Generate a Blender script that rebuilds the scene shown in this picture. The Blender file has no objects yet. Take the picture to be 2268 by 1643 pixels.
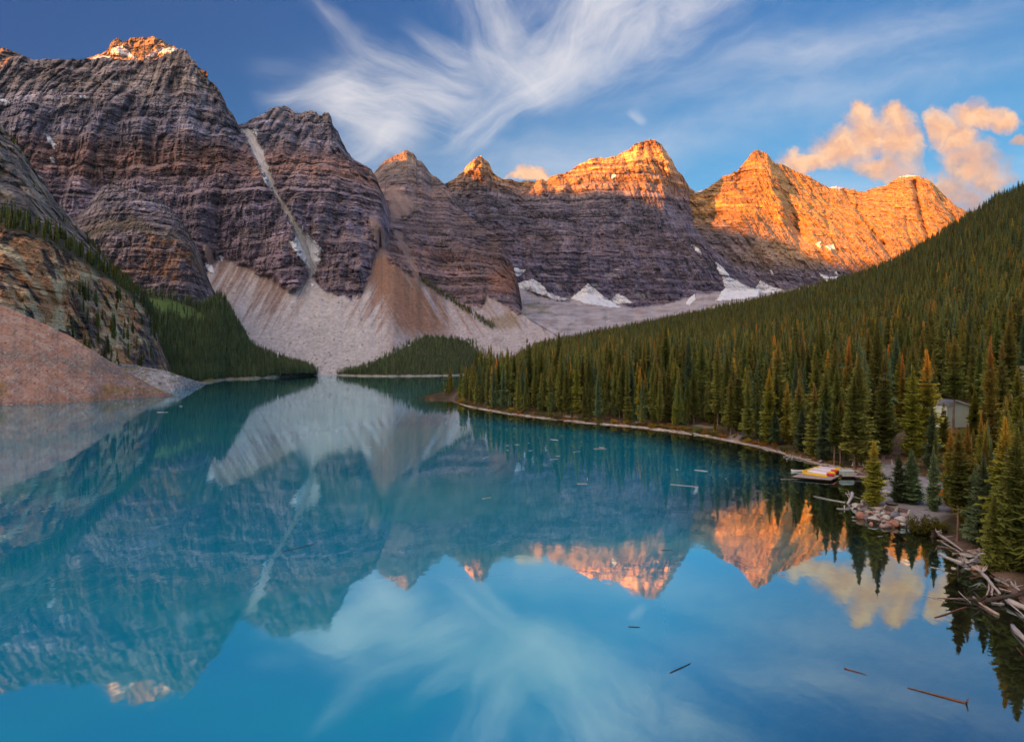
import bpy, bmesh, math, random
import numpy as np
from mathutils import Vector, Matrix

S = bpy.context.scene
COL = S.collection
random.seed(7)
RNG = np.random.default_rng(11)

# ------------------------------------------------------------------ camera
H = 22.0            # metres above the lake
F, CX, HY = 1512.7, 1134.0, 808.0    # view constants: bearing = (x-CX)/F, elevation = (HY-y)/F
cam_d = bpy.data.cameras.new('camera')
cam = bpy.data.objects.new('camera', cam_d)
COL.objects.link(cam)
cam.location = (0, 0, H)
cam.rotation_euler = (math.radians(90), 0, 0)
cam_d.sensor_width = 36.0
cam_d.lens = 24.011
cam_d.shift_y = -0.00595
cam_d.clip_start = 0.5
cam_d.clip_end = 40000
S.camera = cam

# ------------------------------------------------------------------ sun, sky, exposure
SUN_AZ = math.radians(130)      # to the left of the view direction
SUN_EL = math.radians(5.0)
SUN = Vector((-math.sin(SUN_AZ) * math.cos(SUN_EL), math.cos(SUN_AZ) * math.cos(SUN_EL), math.sin(SUN_EL)))
ld = bpy.data.lights.new('sun', 'SUN')
ld.energy = 4.4
ld.angle = math.radians(0.4)
ld.color = (1.0, 0.315, 0.04)
sun = bpy.data.objects.new('sun', ld)
COL.objects.link(sun)
sun.rotation_euler = SUN.to_track_quat('Z', 'Y').to_euler()
sun.location = (-3000, -3000, 3000)

S.view_settings.view_transform = 'Standard'
S.view_settings.look = 'None'
S.view_settings.gamma = 1.0
S.view_settings.use_curve_mapping = False
S.view_settings.exposure = 1.85
S.cycles.use_denoising = True
S.cycles.max_bounces = 5
S.cycles.diffuse_bounces = 2
S.cycles.glossy_bounces = 2
S.cycles.transmission_bounces = 2
S.cycles.transparent_max_bounces = 8
S.cycles.volume_bounces = 0
S.cycles.caustics_reflective = False
S.cycles.caustics_refractive = False


class N:
    """tiny node-maths wrapper"""
    nt = None

    def __init__(self, s):
        self.s = s

    @staticmethod
    def m(op, *a, clamp=False):
        n = N.nt.nodes.new('ShaderNodeMath')
        n.operation = op
        n.use_clamp = clamp
        for i, v in enumerate(a):
            if isinstance(v, N):
                N.nt.links.new(v.s, n.inputs[i])
            else:
                n.inputs[i].default_value = float(v)
        return N(n.outputs[0])

    def __add__(s, o): return N.m('ADD', s, o)
    def __radd__(s, o): return N.m('ADD', o, s)
    def __sub__(s, o): return N.m('SUBTRACT', s, o)
    def __rsub__(s, o): return N.m('SUBTRACT', o, s)
    def __mul__(s, o): return N.m('MULTIPLY', s, o)
    def __rmul__(s, o): return N.m('MULTIPLY', o, s)
    def __truediv__(s, o): return N.m('DIVIDE', s, o)
    def abs(s): return N.m('ABSOLUTE', s)
    def max(s, o): return N.m('MAXIMUM', s, o)
    def min(s, o): return N.m('MINIMUM', s, o)
    def pow(s, o): return N.m('POWER', s, o)
    def clamp(s): return N.m('ADD', s, 0.0, clamp=True)

    def smooth(s, a, b):
        n = N.nt.nodes.new('ShaderNodeMapRange')
        n.interpolation_type = 'SMOOTHSTEP'
        N.nt.links.new(s.s, n.inputs[0])
        n.inputs[1].default_value = a
        n.inputs[2].default_value = b
        return N(n.outputs[0])


def n_vec(x, y, z=0.0):
    n = N.nt.nodes.new('ShaderNodeCombineXYZ')
    for i, v in enumerate((x, y, z)):
        if isinstance(v, N):
            N.nt.links.new(v.s, n.inputs[i])
        else:
            n.inputs[i].default_value = v
    return N(n.outputs[0])


def n_noise(vec, scale=1.0, detail=4.0, rough=0.55, dist=0.0):
    n = N.nt.nodes.new('ShaderNodeTexNoise')
    N.nt.links.new(vec.s, n.inputs['Vector'])
    n.inputs['Scale'].default_value = scale
    n.inputs['Detail'].default_value = detail
    n.inputs['Roughness'].default_value = rough
    n.inputs['Distortion'].default_value = dist
    return N(n.outputs[0])


def n_mix(f, a, b, mode='MIX'):
    n = N.nt.nodes.new('ShaderNodeMix')
    n.data_type = 'RGBA'
    n.blend_type = mode
    n.clamp_factor = True
    for idx, v in ((0, f), (6, a), (7, b)):
        if isinstance(v, N):
            N.nt.links.new(v.s, n.inputs[idx])
        elif idx == 0:
            n.inputs[0].default_value = v
        else:
            n.inputs[idx].default_value = (*v, 1.0)
    return N(n.outputs[2])


def build_world():
    w = bpy.data.worlds.new('World')
    S.world = w
    w.use_nodes = True
    nt = w.node_tree
    nt.nodes.clear()
    N.nt = nt
    out = nt.nodes.new('ShaderNodeOutputWorld')
    bg = nt.nodes.new('ShaderNodeBackground')
    STR = 0.12
    bg.inputs['Strength'].default_value = STR
    nt.links.new(bg.outputs[0], out.inputs[0])
    sky = nt.nodes.new('ShaderNodeTexSky')
    sky.sky_type = 'NISHITA'
    sky.sun_disc = False
    sky.sun_elevation = SUN_EL
    sky.sun_rotation = SKY_ROT
    sky.altitude = 1880
    sky.air_density = 1.0
    sky.dust_density = 0.6
    sky.ozone_density = 1.4
    tc = nt.nodes.new('ShaderNodeTexCoord')
    sp = nt.nodes.new('ShaderNodeSeparateXYZ')
    nt.links.new(tc.outputs['Generated'], sp.inputs[0])
    dx, dy, dz = (N(sp.outputs[i]) for i in range(3))
    # day-blue gradient by elevation
    el = dz.max(0.0)
    g1 = n_mix(el.smooth(-0.02, 0.28), (0.22, 0.49, 0.67), (0.085, 0.34, 0.585))
    g2 = n_mix(el.smooth(0.12, 0.52), g1, (0.014, 0.115, 0.33))
    west = (dx * -0.80 + dy * 0.25 + dz * 0.55).smooth(0.10, 0.95)
    g3 = n_mix(west, g2, (0.011, 0.056, 0.185))
    g4 = n_mix((dx * SUN.x + dy * SUN.y + dz * 0.25).smooth(0.16, 0.90), g3, (1.75, 1.38, 1.12))
    grad = n_mix(1.0, g4, (.405 / STR,) * 3, 'MULTIPLY')
    base = n_mix(SKY_MIX, N(sky.outputs[0]), grad)
    # bearings in the half of the sky ahead
    yy = dy.max(0.08)
    front = dy.smooth(0.12, 0.4)
    X = (dx / yy) * (F / 1000) + CX / 1000
    Y = HY / 1000 - (dz / yy) * (F / 1000)
    p0 = n_vec(X, Y)
    wa = n_noise(p0, 3.2, 3.0, 0.5) - 0.5
    wb = n_noise(n_vec(X + 7.3, Y + 2.1), 3.2, 3.0, 0.5) - 0.5
    Xw = X + wa * 0.13
    Yw = Y + wb * 0.13

    def stroke(x0, y0, x1, y1, w0, w1, st, freq=26.0, fib=0.75, seed=0.0):
        x0, y0, x1, y1, w0, w1 = (v / 1000 for v in (x0, y0, x1, y1, w0, w1))
        L = math.hypot(x1 - x0, y1 - y0)
        ux, uy = (x1 - x0) / L, (y1 - y0) / L
        ax = (Xw - x0) * ux + (Yw - y0) * uy
        ac = (Xw - x0) * (-uy) + (Yw - y0) * ux
        t = ax / L
        w = t.clamp() * (w1 - w0) + w0
        prof = 1.0 - (ac / w).abs()
        ends = t.smooth(-0.35, 0.25) * (1.0 - t.smooth(0.70, 1.30))
        fb = n_noise(n_vec(ax * 3.2 + seed, ac * freq, wa * 1.5), 1.0, 7.0, 0.66, 0.45)
        q = prof + (fb - 0.5) * (2.0 * fib)
        return q.smooth(-0.25, 1.45) * ends * fb.smooth(0.0, 0.8) * st

    cir = None
    for k, a in enumerate([
        (690, 10, 800, 120, 22, 40, .30, 30), (600, 220, 780, 165, 40, 70, .60, 18), (740, 170, 1060, 240, 90, 90, .70, 18),
        (720, 215, 930, 300, 120, 110, .85, 12), (800, 110, 1060, 215, 40, 50, .45, 28), (770, 350, 900, 250, 70, 90, .60, 14),
        (920, 85, 1080, 170, 30, 50, .45, 28), (1060, -60, 1170, 190, 130, 90, .60, 11), (1330, -80, 1200, 190, 150, 90, .85, 10),
        (1640, -60, 1240, 180, 130, 100, .75, 10), (1450, -90, 1300, 60, 160, 130, .60, 10), (1250, 160, 1000, 330, 75, 34, .75, 16), (1070, 120, 1210, 230, 50, 60, .55, 24),
        (2200, 10, 1380, 220, 90, 100, .30, 9), (2300, 110, 1050, 380, 70, 100, .28, 9), (1690, 130, 2080, 50, 50, 50, .30, 14),
        (1560, 330, 900, 400, 70, 70, .30, 10), (560, 160, 660, 150, 40, 40, .16, 20), (1406, 240, 1424, 262, 15, 15, .55, 30),
    ]):
        s = stroke(*a, seed=k * 3.7)
        cir = s if cir is None else 1.0 - (1.0 - cir) * (1.0 - s)
    # thin veil low over the far range, and loose cirrus in the rest of the sky
    zz = dz.max(0.06)
    roof = n_noise(n_vec(dx / zz * 0.5, dy / zz * 1.4), 1.0, 5.0, 0.6, 0.8).smooth(0.36, 0.72) * 0.80
    cir = (cir * front).max(roof * (1.0 - front))
    veil = el.smooth(0.02, 0.12) * (1.0 - el.smooth(0.16, 0.34)) * n_noise(n_vec(Xw * 1.2, Yw * 5.0), 1.6, 4.0).smooth(0.38, 0.72) * 0.32
    cir = cir.max(veil)
    cirrus_col = n_mix(el.smooth(0.10, 0.40), (0.80, 0.66, 0.58), (0.70, 0.67, 0.66))
    c1 = n_mix(cir * 0.95, base, n_mix(1.0, cirrus_col, (.385 / STR,) * 3, 'MULTIPLY'))
    # small cumulus, sunlit from the left
    q1 = n_noise(n_vec(X, Y, 3.0), 11.0, 6.0, 0.6) - 0.5
    q2 = n_noise(n_vec(X + 5, Y, 9.0), 11.0, 5.0, 0.6) - 0.5
    Xc = X + q1 * 0.11
    Yc = Y + q2 * 0.11

    def blob(x, y, rx, ry):
        a = (Xc - x / 1000) / (rx / 1000)
        b = (Yc - y / 1000) / (ry / 1000)
        return (1.0 - (a * a + b * b))

    den = None
    for b in [(1790, 358, 84, 34), (1862, 330, 92, 56), (1925, 298, 78, 66), (1990, 312, 66, 76), (1912, 250, 30, 40), (1990, 262, 46, 38),
              (1950, 372, 84, 36), (2085, 290, 42, 54), (2122, 305, 58, 62), (2164, 258, 76, 38), (2216, 272, 52, 34), (2145, 356, 76, 62),
              (2185, 392, 66, 56), (2080, 412, 88, 38), (2125, 438, 96, 44), (1188, 388, 50, 22), (1156, 398, 34, 14),
              (2255, 325, 40, 16)]:
        v = blob(*b)
        den = v if den is None else den.max(v)
    lum = n_noise(n_vec(Xc, Yc, 1.0), 22.0, 5.0, 0.55)
    alpha = (den + (lum - 0.5) * 1.5).smooth(-0.15, 1.05) * front
    shade = (Yc * 9.0 + X * 1.6 + (lum - 0.5) * 2.2 + q2 * 3.0 - 6.45).smooth(-0.35, 0.85)
    lit = n_mix(lum.smooth(0.35, 0.68), (0.86, 0.43, 0.22), (0.98, 0.61, 0.36))
    ccol = n_mix(shade * 0.85, lit, (0.40, 0.31, 0.32))
    c2 = n_mix(alpha * 0.96, c1, n_mix(1.0, ccol, (.315 / STR,) * 3, 'MULTIPLY'))
    nt.links.new(c2.s, bg.inputs['Color'])
    w.cycles.sampling_method = 'MANUAL'
    w.cycles.sample_map_resolution = 1024


SKY_ROT = 2 * math.pi - SUN_AZ
SKY_MIX = 0.97
build_world()

# ------------------------------------------------------------------ helpers
def PT(x, y, D):
    """bearing/elevation at forward distance D -> world point"""
    return Vector(((x - CX) / F * D, D, H + (HY - y) / F * D))


def WP(x, y, z=0.0):
    """the point at height z seen on that bearing"""
    D = (H - z) * F / (y - HY)
    return PT(x, y, D)


def DW(y, z=0.0):
    return (H - z) * F / (y - HY)


def sDD(y, d0, k, z0=0.0):
    """distance where a slope k that starts at d0 (height z0) is seen at row y"""
    return (d0 * k + H - z0) / (k - (HY - y) / F)


def _h(ix, iy, iz, s):
    a = (ix.astype(np.uint32) * np.uint32(374761393) + iy.astype(np.uint32) * np.uint32(668265263)
         + iz.astype(np.uint32) * np.uint32(2654435769) + np.uint32(s * 974634777 & 0xffffffff))
    a = (a ^ (a >> np.uint32(13))) * np.uint32(1274126177)
    a = (a ^ (a >> np.uint32(15))) * np.uint32(2246822519)
    return a ^ (a >> np.uint32(16))


def noise(x, y, z=0.0, s=1):
    """gradient noise about -1..1"""
    x, y, z = np.broadcast_arrays(np.asarray(x, np.float64), np.asarray(y, np.float64), np.asarray(z, np.float64))
    fx, fy, fz = np.floor(x), np.floor(y), np.floor(z)
    ix, iy, iz = (f.astype(np.int64) for f in (fx, fy, fz))
    x, y, z = (x - fx).astype(np.float32), (y - fy).astype(np.float32), (z - fz).astype(np.float32)
    u, v, w = (t * t * t * (t * (t * 6 - 15) + 10) for t in (x, y, z))
    r = 0
    for i in (0, 1):
        for j in (0, 1):
            for k in (0, 1):
                h = _h(ix + i, iy + j, iz + k, s)
                g = ((h & np.uint32(1023)).astype(np.float32) / 511.5 - 1) * (x - i) \
                    + (((h >> np.uint32(10)) & np.uint32(1023)).astype(np.float32) / 511.5 - 1) * (y - j) \
                    + (((h >> np.uint32(20)) & np.uint32(1023)).astype(np.float32) / 511.5 - 1) * (z - k)
                r = r + g * (u if i else 1 - u) * (v if j else 1 - v) * (w if k else 1 - w)
    return r * 1.4


def fbm(x, y, z=0.0, o=4, s=1, g=0.5):
    r, a = 0, 1.0
    for i in range(o):
        r = r + a * noise(x * 2 ** i + 3.1 * i, y * 2 ** i, z * 2 ** i if not np.isscalar(z) else z, s + i)
        a *= g
    return r


def sstep(a, b, x):
    t = np.clip((x - a) / (b - a), 0, 1)
    return t * t * (3 - 2 * t)


def mix(a, b, t):
    t = np.asarray(t)[..., None]
    return np.asarray(a) * (1 - t) + np.asarray(b) * t


def inpoly(x, y, poly):
    x, y = np.asarray(x), np.asarray(y)
    r = np.zeros(x.shape, bool)
    n = len(poly)
    for i in range(n):
        x0, y0 = poly[i]
        x1, y1 = poly[(i + 1) % n]
        if y0 == y1:
            continue
        c = ((y0 > y) != (y1 > y)) & (x < (x1 - x0) * (y - y0) / (y1 - y0) + x0)
        r ^= c
    return r


def polydist(x, y, pts):
    """distance to a polyline"""
    d = np.full(np.shape(x), 1e9)
    for (x0, y0), (x1, y1) in zip(pts[:-1], pts[1:]):
        vx, vy = x1 - x0, y1 - y0
        t = np.clip(((x - x0) * vx + (y - y0) * vy) / (vx * vx + vy * vy + 1e-9), 0, 1)
        d = np.minimum(d, np.hypot(x - x0 - t * vx, y - y0 - t * vy))
    return d


def lin(line, x, k):
    a = np.array(line, float)
    return np.interp(x, a[:, 0], a[:, k])


def tag(o, label=None, cat=None, group=None, kind=None):
    for k, v in (('label', label), ('category', cat), ('group', group), ('kind', kind)):
        if v:
            o[k] = v
    return o


def link(o, parent=None):
    COL.objects.link(o)
    if parent:
        o.parent = parent
    return o


def empty(name, loc=(0, 0, 0), rz=0.0):
    o = bpy.data.objects.new(name, None)
    o.location = loc
    o.rotation_euler = (0, 0, rz)
    o.empty_display_size = 0.5
    return link(o)


def mesh_np(name, V, Fq, mat, cols=None, smooth=False, parent=None, attrs=None, lnk=True):
    """mesh from arrays; Fq is (n,3) or (n,4)"""
    me = bpy.data.meshes.new(name)
    V = np.asarray(V, np.float32)
    Fq = np.asarray(Fq, np.int32)
    k = Fq.shape[1]
    me.vertices.add(len(V))
    me.vertices.foreach_set('co', V.ravel())
    me.loops.add(Fq.size)
    me.loops.foreach_set('vertex_index', Fq.ravel())
    me.polygons.add(len(Fq))
    me.polygons.foreach_set('loop_start', np.arange(0, Fq.size, k, dtype=np.int32))
    me.polygons.foreach_set('use_smooth', np.full(len(Fq), smooth, bool))
    me.update(calc_edges=True)
    if cols is not None:
        a = me.color_attributes.new('Col', 'FLOAT_COLOR', 'POINT')
        c4 = np.ones((len(V), 4), np.float32)
        c4[:, :3] = cols
        a.data.foreach_set('color', c4.ravel())
    for nm, arr in (attrs or {}).items():
        a = me.attributes.new(nm, 'FLOAT', 'POINT')
        a.data.foreach_set('value', np.asarray(arr, np.float32))
    me.materials.append(mat)
    o = bpy.data.objects.new(name, me)
    return link(o, parent) if lnk else o


def grid_faces(nr, nc):
    i = np.arange(nr * nc).reshape(nr, nc)
    return np.stack([i[:-1, :-1], i[:-1, 1:], i[1:, 1:], i[1:, :-1]], -1).reshape(-1, 4)


def new_mat(name):
    m = bpy.data.materials.new(name)
    m.use_nodes = True
    nt = m.node_tree
    nt.nodes.clear()
    N.nt = nt
    out = nt.nodes.new('ShaderNodeOutputMaterial')
    return m, nt, out


def bsdf(nt, out, rough=0.9, spec=0.15):
    b = nt.nodes.new('ShaderNodeBsdfPrincipled')
    b.inputs['Roughness'].default_value = rough
    b.inputs['Specular IOR Level'].default_value = spec
    nt.links.new(b.outputs[0], out.inputs['Surface'])
    return b


def obj_coord(nt):
    tc = nt.nodes.new('ShaderNodeTexCoord')
    return N(tc.outputs['Object'])


def n_bump(nt, b, h, dist, st=1.0):
    n = nt.nodes.new('ShaderNodeBump')
    n.inputs['Distance'].default_value = dist
    n.inputs['Strength'].default_value = st
    nt.links.new(h.s, n.inputs['Height'])
    nt.links.new(n.outputs[0], b.inputs['Normal'])


def mat_vcol(name, scale, bump, amt=0.5, rough=0.95):
    """material over the 'Col' attribute with procedural grain"""
    m, nt, out = new_mat(name)
    b = bsdf(nt, out, rough, 0.1)
    at = nt.nodes.new('ShaderNodeVertexColor')
    at.layer_name = 'Col'
    oc = obj_coord(nt)
    f = n_noise(oc, scale, 6.0, 0.65)
    f2 = n_noise(oc, scale * 0.23, 3.0, 0.6)
    g = (f * 1.3 + f2 * 0.7 - 1.0) * amt + 1.0
    c = n_mix(1.0, N(at.outputs[0]), n_vec(g, g, g), 'MULTIPLY')
    nt.links.new(c.s, b.inputs['Base Color'])
    if bump:
        n_bump(nt, b, f, bump)
    return m


def mat_plain(name, c, c2=None, scale=4.0, rough=0.8, bump=0.0, spec=0.2, stretch=(1, 1, 1), detail=5.0):
    m, nt, out = new_mat(name)
    b = bsdf(nt, out, rough, spec)
    oc = obj_coord(nt)
    mp = nt.nodes.new('ShaderNodeMapping')
    mp.inputs['Scale'].default_value = stretch
    nt.links.new(oc.s, mp.inputs[0])
    f = n_noise(N(mp.outputs[0]), scale, detail, 0.6)
    oi = nt.nodes.new('ShaderNodeObjectInfo')
    r = N(oi.outputs['Random']) * 0.3 + 0.85
    col = n_mix(f.smooth(0.3, 0.7), c, c2 or c)
    col = n_mix(1.0, col, n_vec(r, r, r), 'MULTIPLY')
    nt.links.new(col.s, b.inputs['Base Color'])
    if bump:
        n_bump(nt, b, f, bump)
    return m

# ------------------------------------------------------------------ terrain: mountains, screes, snow
M_ROCK = mat_vcol('rock', 0.035, 9.0, 0.55)
M_ROCKN = mat_vcol('near_rock', 0.16, 2.2, 0.6)
M_SCREE = mat_vcol('scree', 0.16, 2.5, 0.8)
M_SCREEN = mat_vcol('near_scree', 0.55, 0.55, 0.8)
M_SNOW = mat_vcol('snow', 0.03, 3.0, 0.10, 0.7)

GREY, OCHRE, RUST = (.285, .255, .255), (.40, .285, .17), (.33, .185, .125)
PURP, PALE, DARK = (.255, .215, .235), (.46, .42, .42), (.085, .075, .08)
BROWN = (.27, .205, .175)


def ruled(x0, x1, nx, lines, nr, jag=3.0, seed=1, jw=1.0):
    """columns of equal bearing between x0..x1; lines run from the foot to the crest as (x, y, D).
    Each strip between two lines is a flat ruled facet (inverse depth is linear in the view)."""
    xs = np.linspace(x0, x1, nx)
    ys, ds = [], []
    for li, ln in enumerate(lines):
        y = lin(ln, xs, 1)
        d = lin(ln, xs, 2)
        last = li == len(lines) - 1
        if last:
            y = y + jag * (0.9 * fbm(xs / (14 * jw), seed * 7.7, 0, 4, seed, 0.62)) \
                + jag * 0.8 * np.abs(noise(xs / (7 * jw), seed * 3.1, 0, seed + 9))
        elif li > 0:
            y = y + jag * 1.6 * fbm(xs / 30, seed * 5.1 + li * 9.7, 0, 3, seed)
        ys.append(y)
        ds.append(d)
    for i in range(len(ys) - 2, -1, -1):
        ys[i] = np.maximum(ys[i], ys[i + 1] + 0.4)
    spans = [float(np.mean(ys[i] - ys[i + 1])) + 4 for i in range(len(ys) - 1)]
    Y, D, T = [], [], []
    for i in range(len(ys) - 1):
        k = max(3, int(round(nr * spans[i] / sum(spans))))
        for j in range(k):
            t = j / k
            Y.append(ys[i] * (1 - t) + ys[i + 1] * t)
            D.append(1 / ((1 - t) / ds[i] + t / ds[i + 1]))
            T.append(np.full(nx, i + t))
    Y.append(ys[-1]); D.append(ds[-1]); T.append(np.full(nx, len(ys) - 1.0))
    return np.broadcast_to(xs, (len(Y), nx)).copy(), np.array(Y), np.array(D), np.array(T)


def world(x, y, D):
    return (x - CX) / F * D, D, H + (HY - y) / F * D


DARKEN = np.array((.90, .90, .97))


def cellr(i, j, k=0.0):
    """one random number per block"""
    q = np.sin(i * 127.1 + j * 311.7 + k * 74.7) * 43758.5453
    return q - np.floor(q)


def rock(X, Y, Z, dip=0.0, band=1.0, sc=1.0, gully=55.0, step=22.0, seed=3, flute=9.0, dipy=0.0):
    """buttresses and gullies first, then cliff bands with set-back ledges, fluting and blocks"""
    wx = X + 45 * sc * fbm(X / (300 * sc), Z / (300 * sc), 5.5, 3, seed + 11)
    r1 = np.clip(1 - np.abs(noise(wx / (250 * sc), Y / (700 * sc), Z / (1500 * sc), seed + 12)) * 2.4, 0, 1)
    r2 = np.clip(1 - np.abs(noise(wx / (95 * sc), Y / (300 * sc), Z / (700 * sc), seed + 13)) * 2.4, 0, 1)
    a2 = np.abs(noise(wx / (150 * sc), Y / (400 * sc), Z / (900 * sc), seed + 15)) * 1.6
    gul = r1 * .9 + r2 ** 1.5 * .45 + a2 * .5
    dg = gully * .66 * (gul - .85)
    k = dg / Y
    Zs, Xs = H + (Z - H) * (1 + k), X * (1 + k)
    s = Zs + dip * Xs + dipy * Y + 7 * sc * fbm(X / (420 * sc), Y / (420 * sc), Z / (420 * sc), 3, seed)
    b = sc * band
    lat = Xs / (1100 * sc)
    d = dg
    led = np.zeros_like(X)
    vis = .35 + 1.0 * sstep(-.45, .45, fbm(Xs / (340 * sc), Y / (400 * sc), s / (210 * sc), 3, seed + 70))
    for h, amp, q in ((70 * b, 1.15, 0), (24 * b, .42, 1), (9.5 * b, .22, 2)):
        ss = s / h + .55 * noise(s / (h * 2.7), lat * (1 + q), q, seed + 2 + q) + .04 * noise(Xs / (h * 3.5), s / (h * 2), q + 4, seed + 30 + q)
        i = np.floor(ss)
        fr = ss - i
        am = (.15 + 1.2 * cellr(i, q, seed) ** 1.5) * (vis if q else .6 + .4 * vis)
        saw = np.where(fr < .72, -fr / .72, -(1 - fr) / .28) + .5
        # each band is cut into its own ribs and blocks
        o = cellr(i, q + 3, seed) * 50
        rib = np.abs(noise((Xs + .35 * Y) / (h * .55) + o, i * 1.7, Y / (h * 9), seed + 14 + q)) * 1.7
        cb = np.floor((Xs + .5 * Y) / (h * (.8 + .9 * cellr(i, 9, q))) + o + .5 * noise(s / h * 1.3, Xs / h * .3, 2, seed + 17))
        blk = cellr(cb, i, q + seed)
        cl_ = sstep(.98, .70, fr)
        d = d + step * amp * am * .85 * saw + cl_ * h * (.42 * (rib - .45) + .36 * (blk - .5))
        led = np.maximum(led, sstep(.70, .80, fr) * am * amp)
    rough = fbm(Xs / (48 * sc), Y / (60 * sc), s / (30 * sc), 4, seed + 20, .62)
    fine = fbm(Xs / (9 * sc), Y / (11 * sc), s / (5 * sc), 3, seed + 26, .65)
    crk = np.clip(1 - np.abs(noise((Xs + .3 * Y) / (17 * sc), Y / (90 * sc), s / (150 * sc), seed + 33)) * 5.5, 0, 1)
    d = d + 8 * sc * crk * sstep(-.1, .3, noise(Xs / (90 * sc), s / (80 * sc), 3, seed + 34))
    d = d - flute * rough * .95 - flute * .45 * fine
    hard = .9 - 1.5 * led
    return d, s, hard, np.clip(r1 * .8 + r2 * .5, 0, 1.3), rough, fine


def rock_col(X, Y, Z, s, hard, gul, rough, fine, pal, sc=1.0, seed=3, streak=0.5, rust=0.5, band=1.0, bandamt=.55):
    """palette by height of the strata, thin beds, rust patches and black water streaks"""
    pz = np.array([p[0] for p in pal], float)
    pc = np.array([p[1] for p in pal], float)
    ss = s + 30 * sc * fbm(X / (160 * sc), Y / (160 * sc), Z / (160 * sc), 2, seed + 40)
    c = np.stack([np.interp(ss, pz, pc[:, i]) for i in range(3)], -1)
    bed = .85 * noise(s / (26 * sc * band), X / (1400 * sc), 2.2, seed + 41) + .7 * noise(s / (11 * sc * band), X / (900 * sc), 4.2, seed + 42) \
        + .6 * noise(s / (4.5 * sc * band), X / (500 * sc), 6.2, seed + 43)
    c = c * (1 + bandamt * bed)[..., None].clip(.45, 1.7)
    tone = fbm(X / (130 * sc), Y / (130 * sc), Z / (90 * sc), 4, seed + 44)
    c = c * (1 + .50 * tone + .30 * noise(X / (9 * sc), Y / (30 * sc), Z / (60 * sc), seed + 46))[..., None].clip(.35, 2)
    rp = sstep(.05, .6, fbm(X / (120 * sc), Y / (120 * sc), s / (40 * sc), 4, seed + 50) + .5 * bed) * rust
    c = mix(c, np.array(OCHRE) * (1 + .4 * noise(X / (40 * sc), Z / (20 * sc), 1, seed + 51))[..., None], rp * .75)
    # debris on the ledges, weathered pale rock
    led = np.clip((.9 - hard) / 1.5, 0, 1)
    c = mix(c, (.36, .275, .245), led * .55)
    c = mix(c, PALE, sstep(.25, .9, fine + .4 * rough) * .30)
    pm = sstep(-.1, .45, fbm(X / (210 * sc), Y / (210 * sc), Z / (150 * sc), 3, seed + 60))
    st = sstep(.12, .5, noise(X / (15 * sc), Y / (60 * sc), Z / (170 * sc), seed + 61) + .5 * noise(X / (6 * sc), Y / 30, Z / (90 * sc), seed + 62) + .25 * fine)
    c = mix(c, DARK, pm * st * streak)
    # darker, cooler limestone and shale with strong tonal range
    g = c.mean(-1, keepdims=True)
    c = g + (c - g) * 1.18
    c = c * (.30 + 1.32 * g) * DARKEN
    return c.clip(.018, .8)


def split_mesh(V, Fq, col, masks, parent_name, mats, specs, smooth=False):
    """one surface cut by per-vertex masks into the main object and its patches"""
    rest = np.ones(len(Fq), bool)
    outs = []
    for nm, mk, mat in specs:
        f = mk[Fq].sum(1) >= 3
        f &= rest
        rest &= ~f
        outs.append((nm, f, mat))

    def comp(f):
        q = Fq[f]
        u, inv = np.unique(q, return_inverse=True)
        return u, inv.reshape(q.shape)
    u, q = comp(rest)
    main = mesh_np(parent_name, V[u], q, mats, col[u], smooth)
    kids = []
    for nm, f, mat in outs:
        if f.sum() < 6:
            continue
        u, q = comp(f)
        kids.append((nm, V[u], q, col[u], mat, u))
    return main, kids


def islands(q, nv):
    """connected pieces of a quad list (label per vertex)"""
    lab = np.arange(nv)
    while True:
        mn = lab[q].min(1)
        new = lab.copy()
        for k in range(q.shape[1]):
            np.minimum.at(new, q[:, k], mn)
        new = new[new]
        if (new == lab).all():
            return lab
        lab = new


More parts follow.
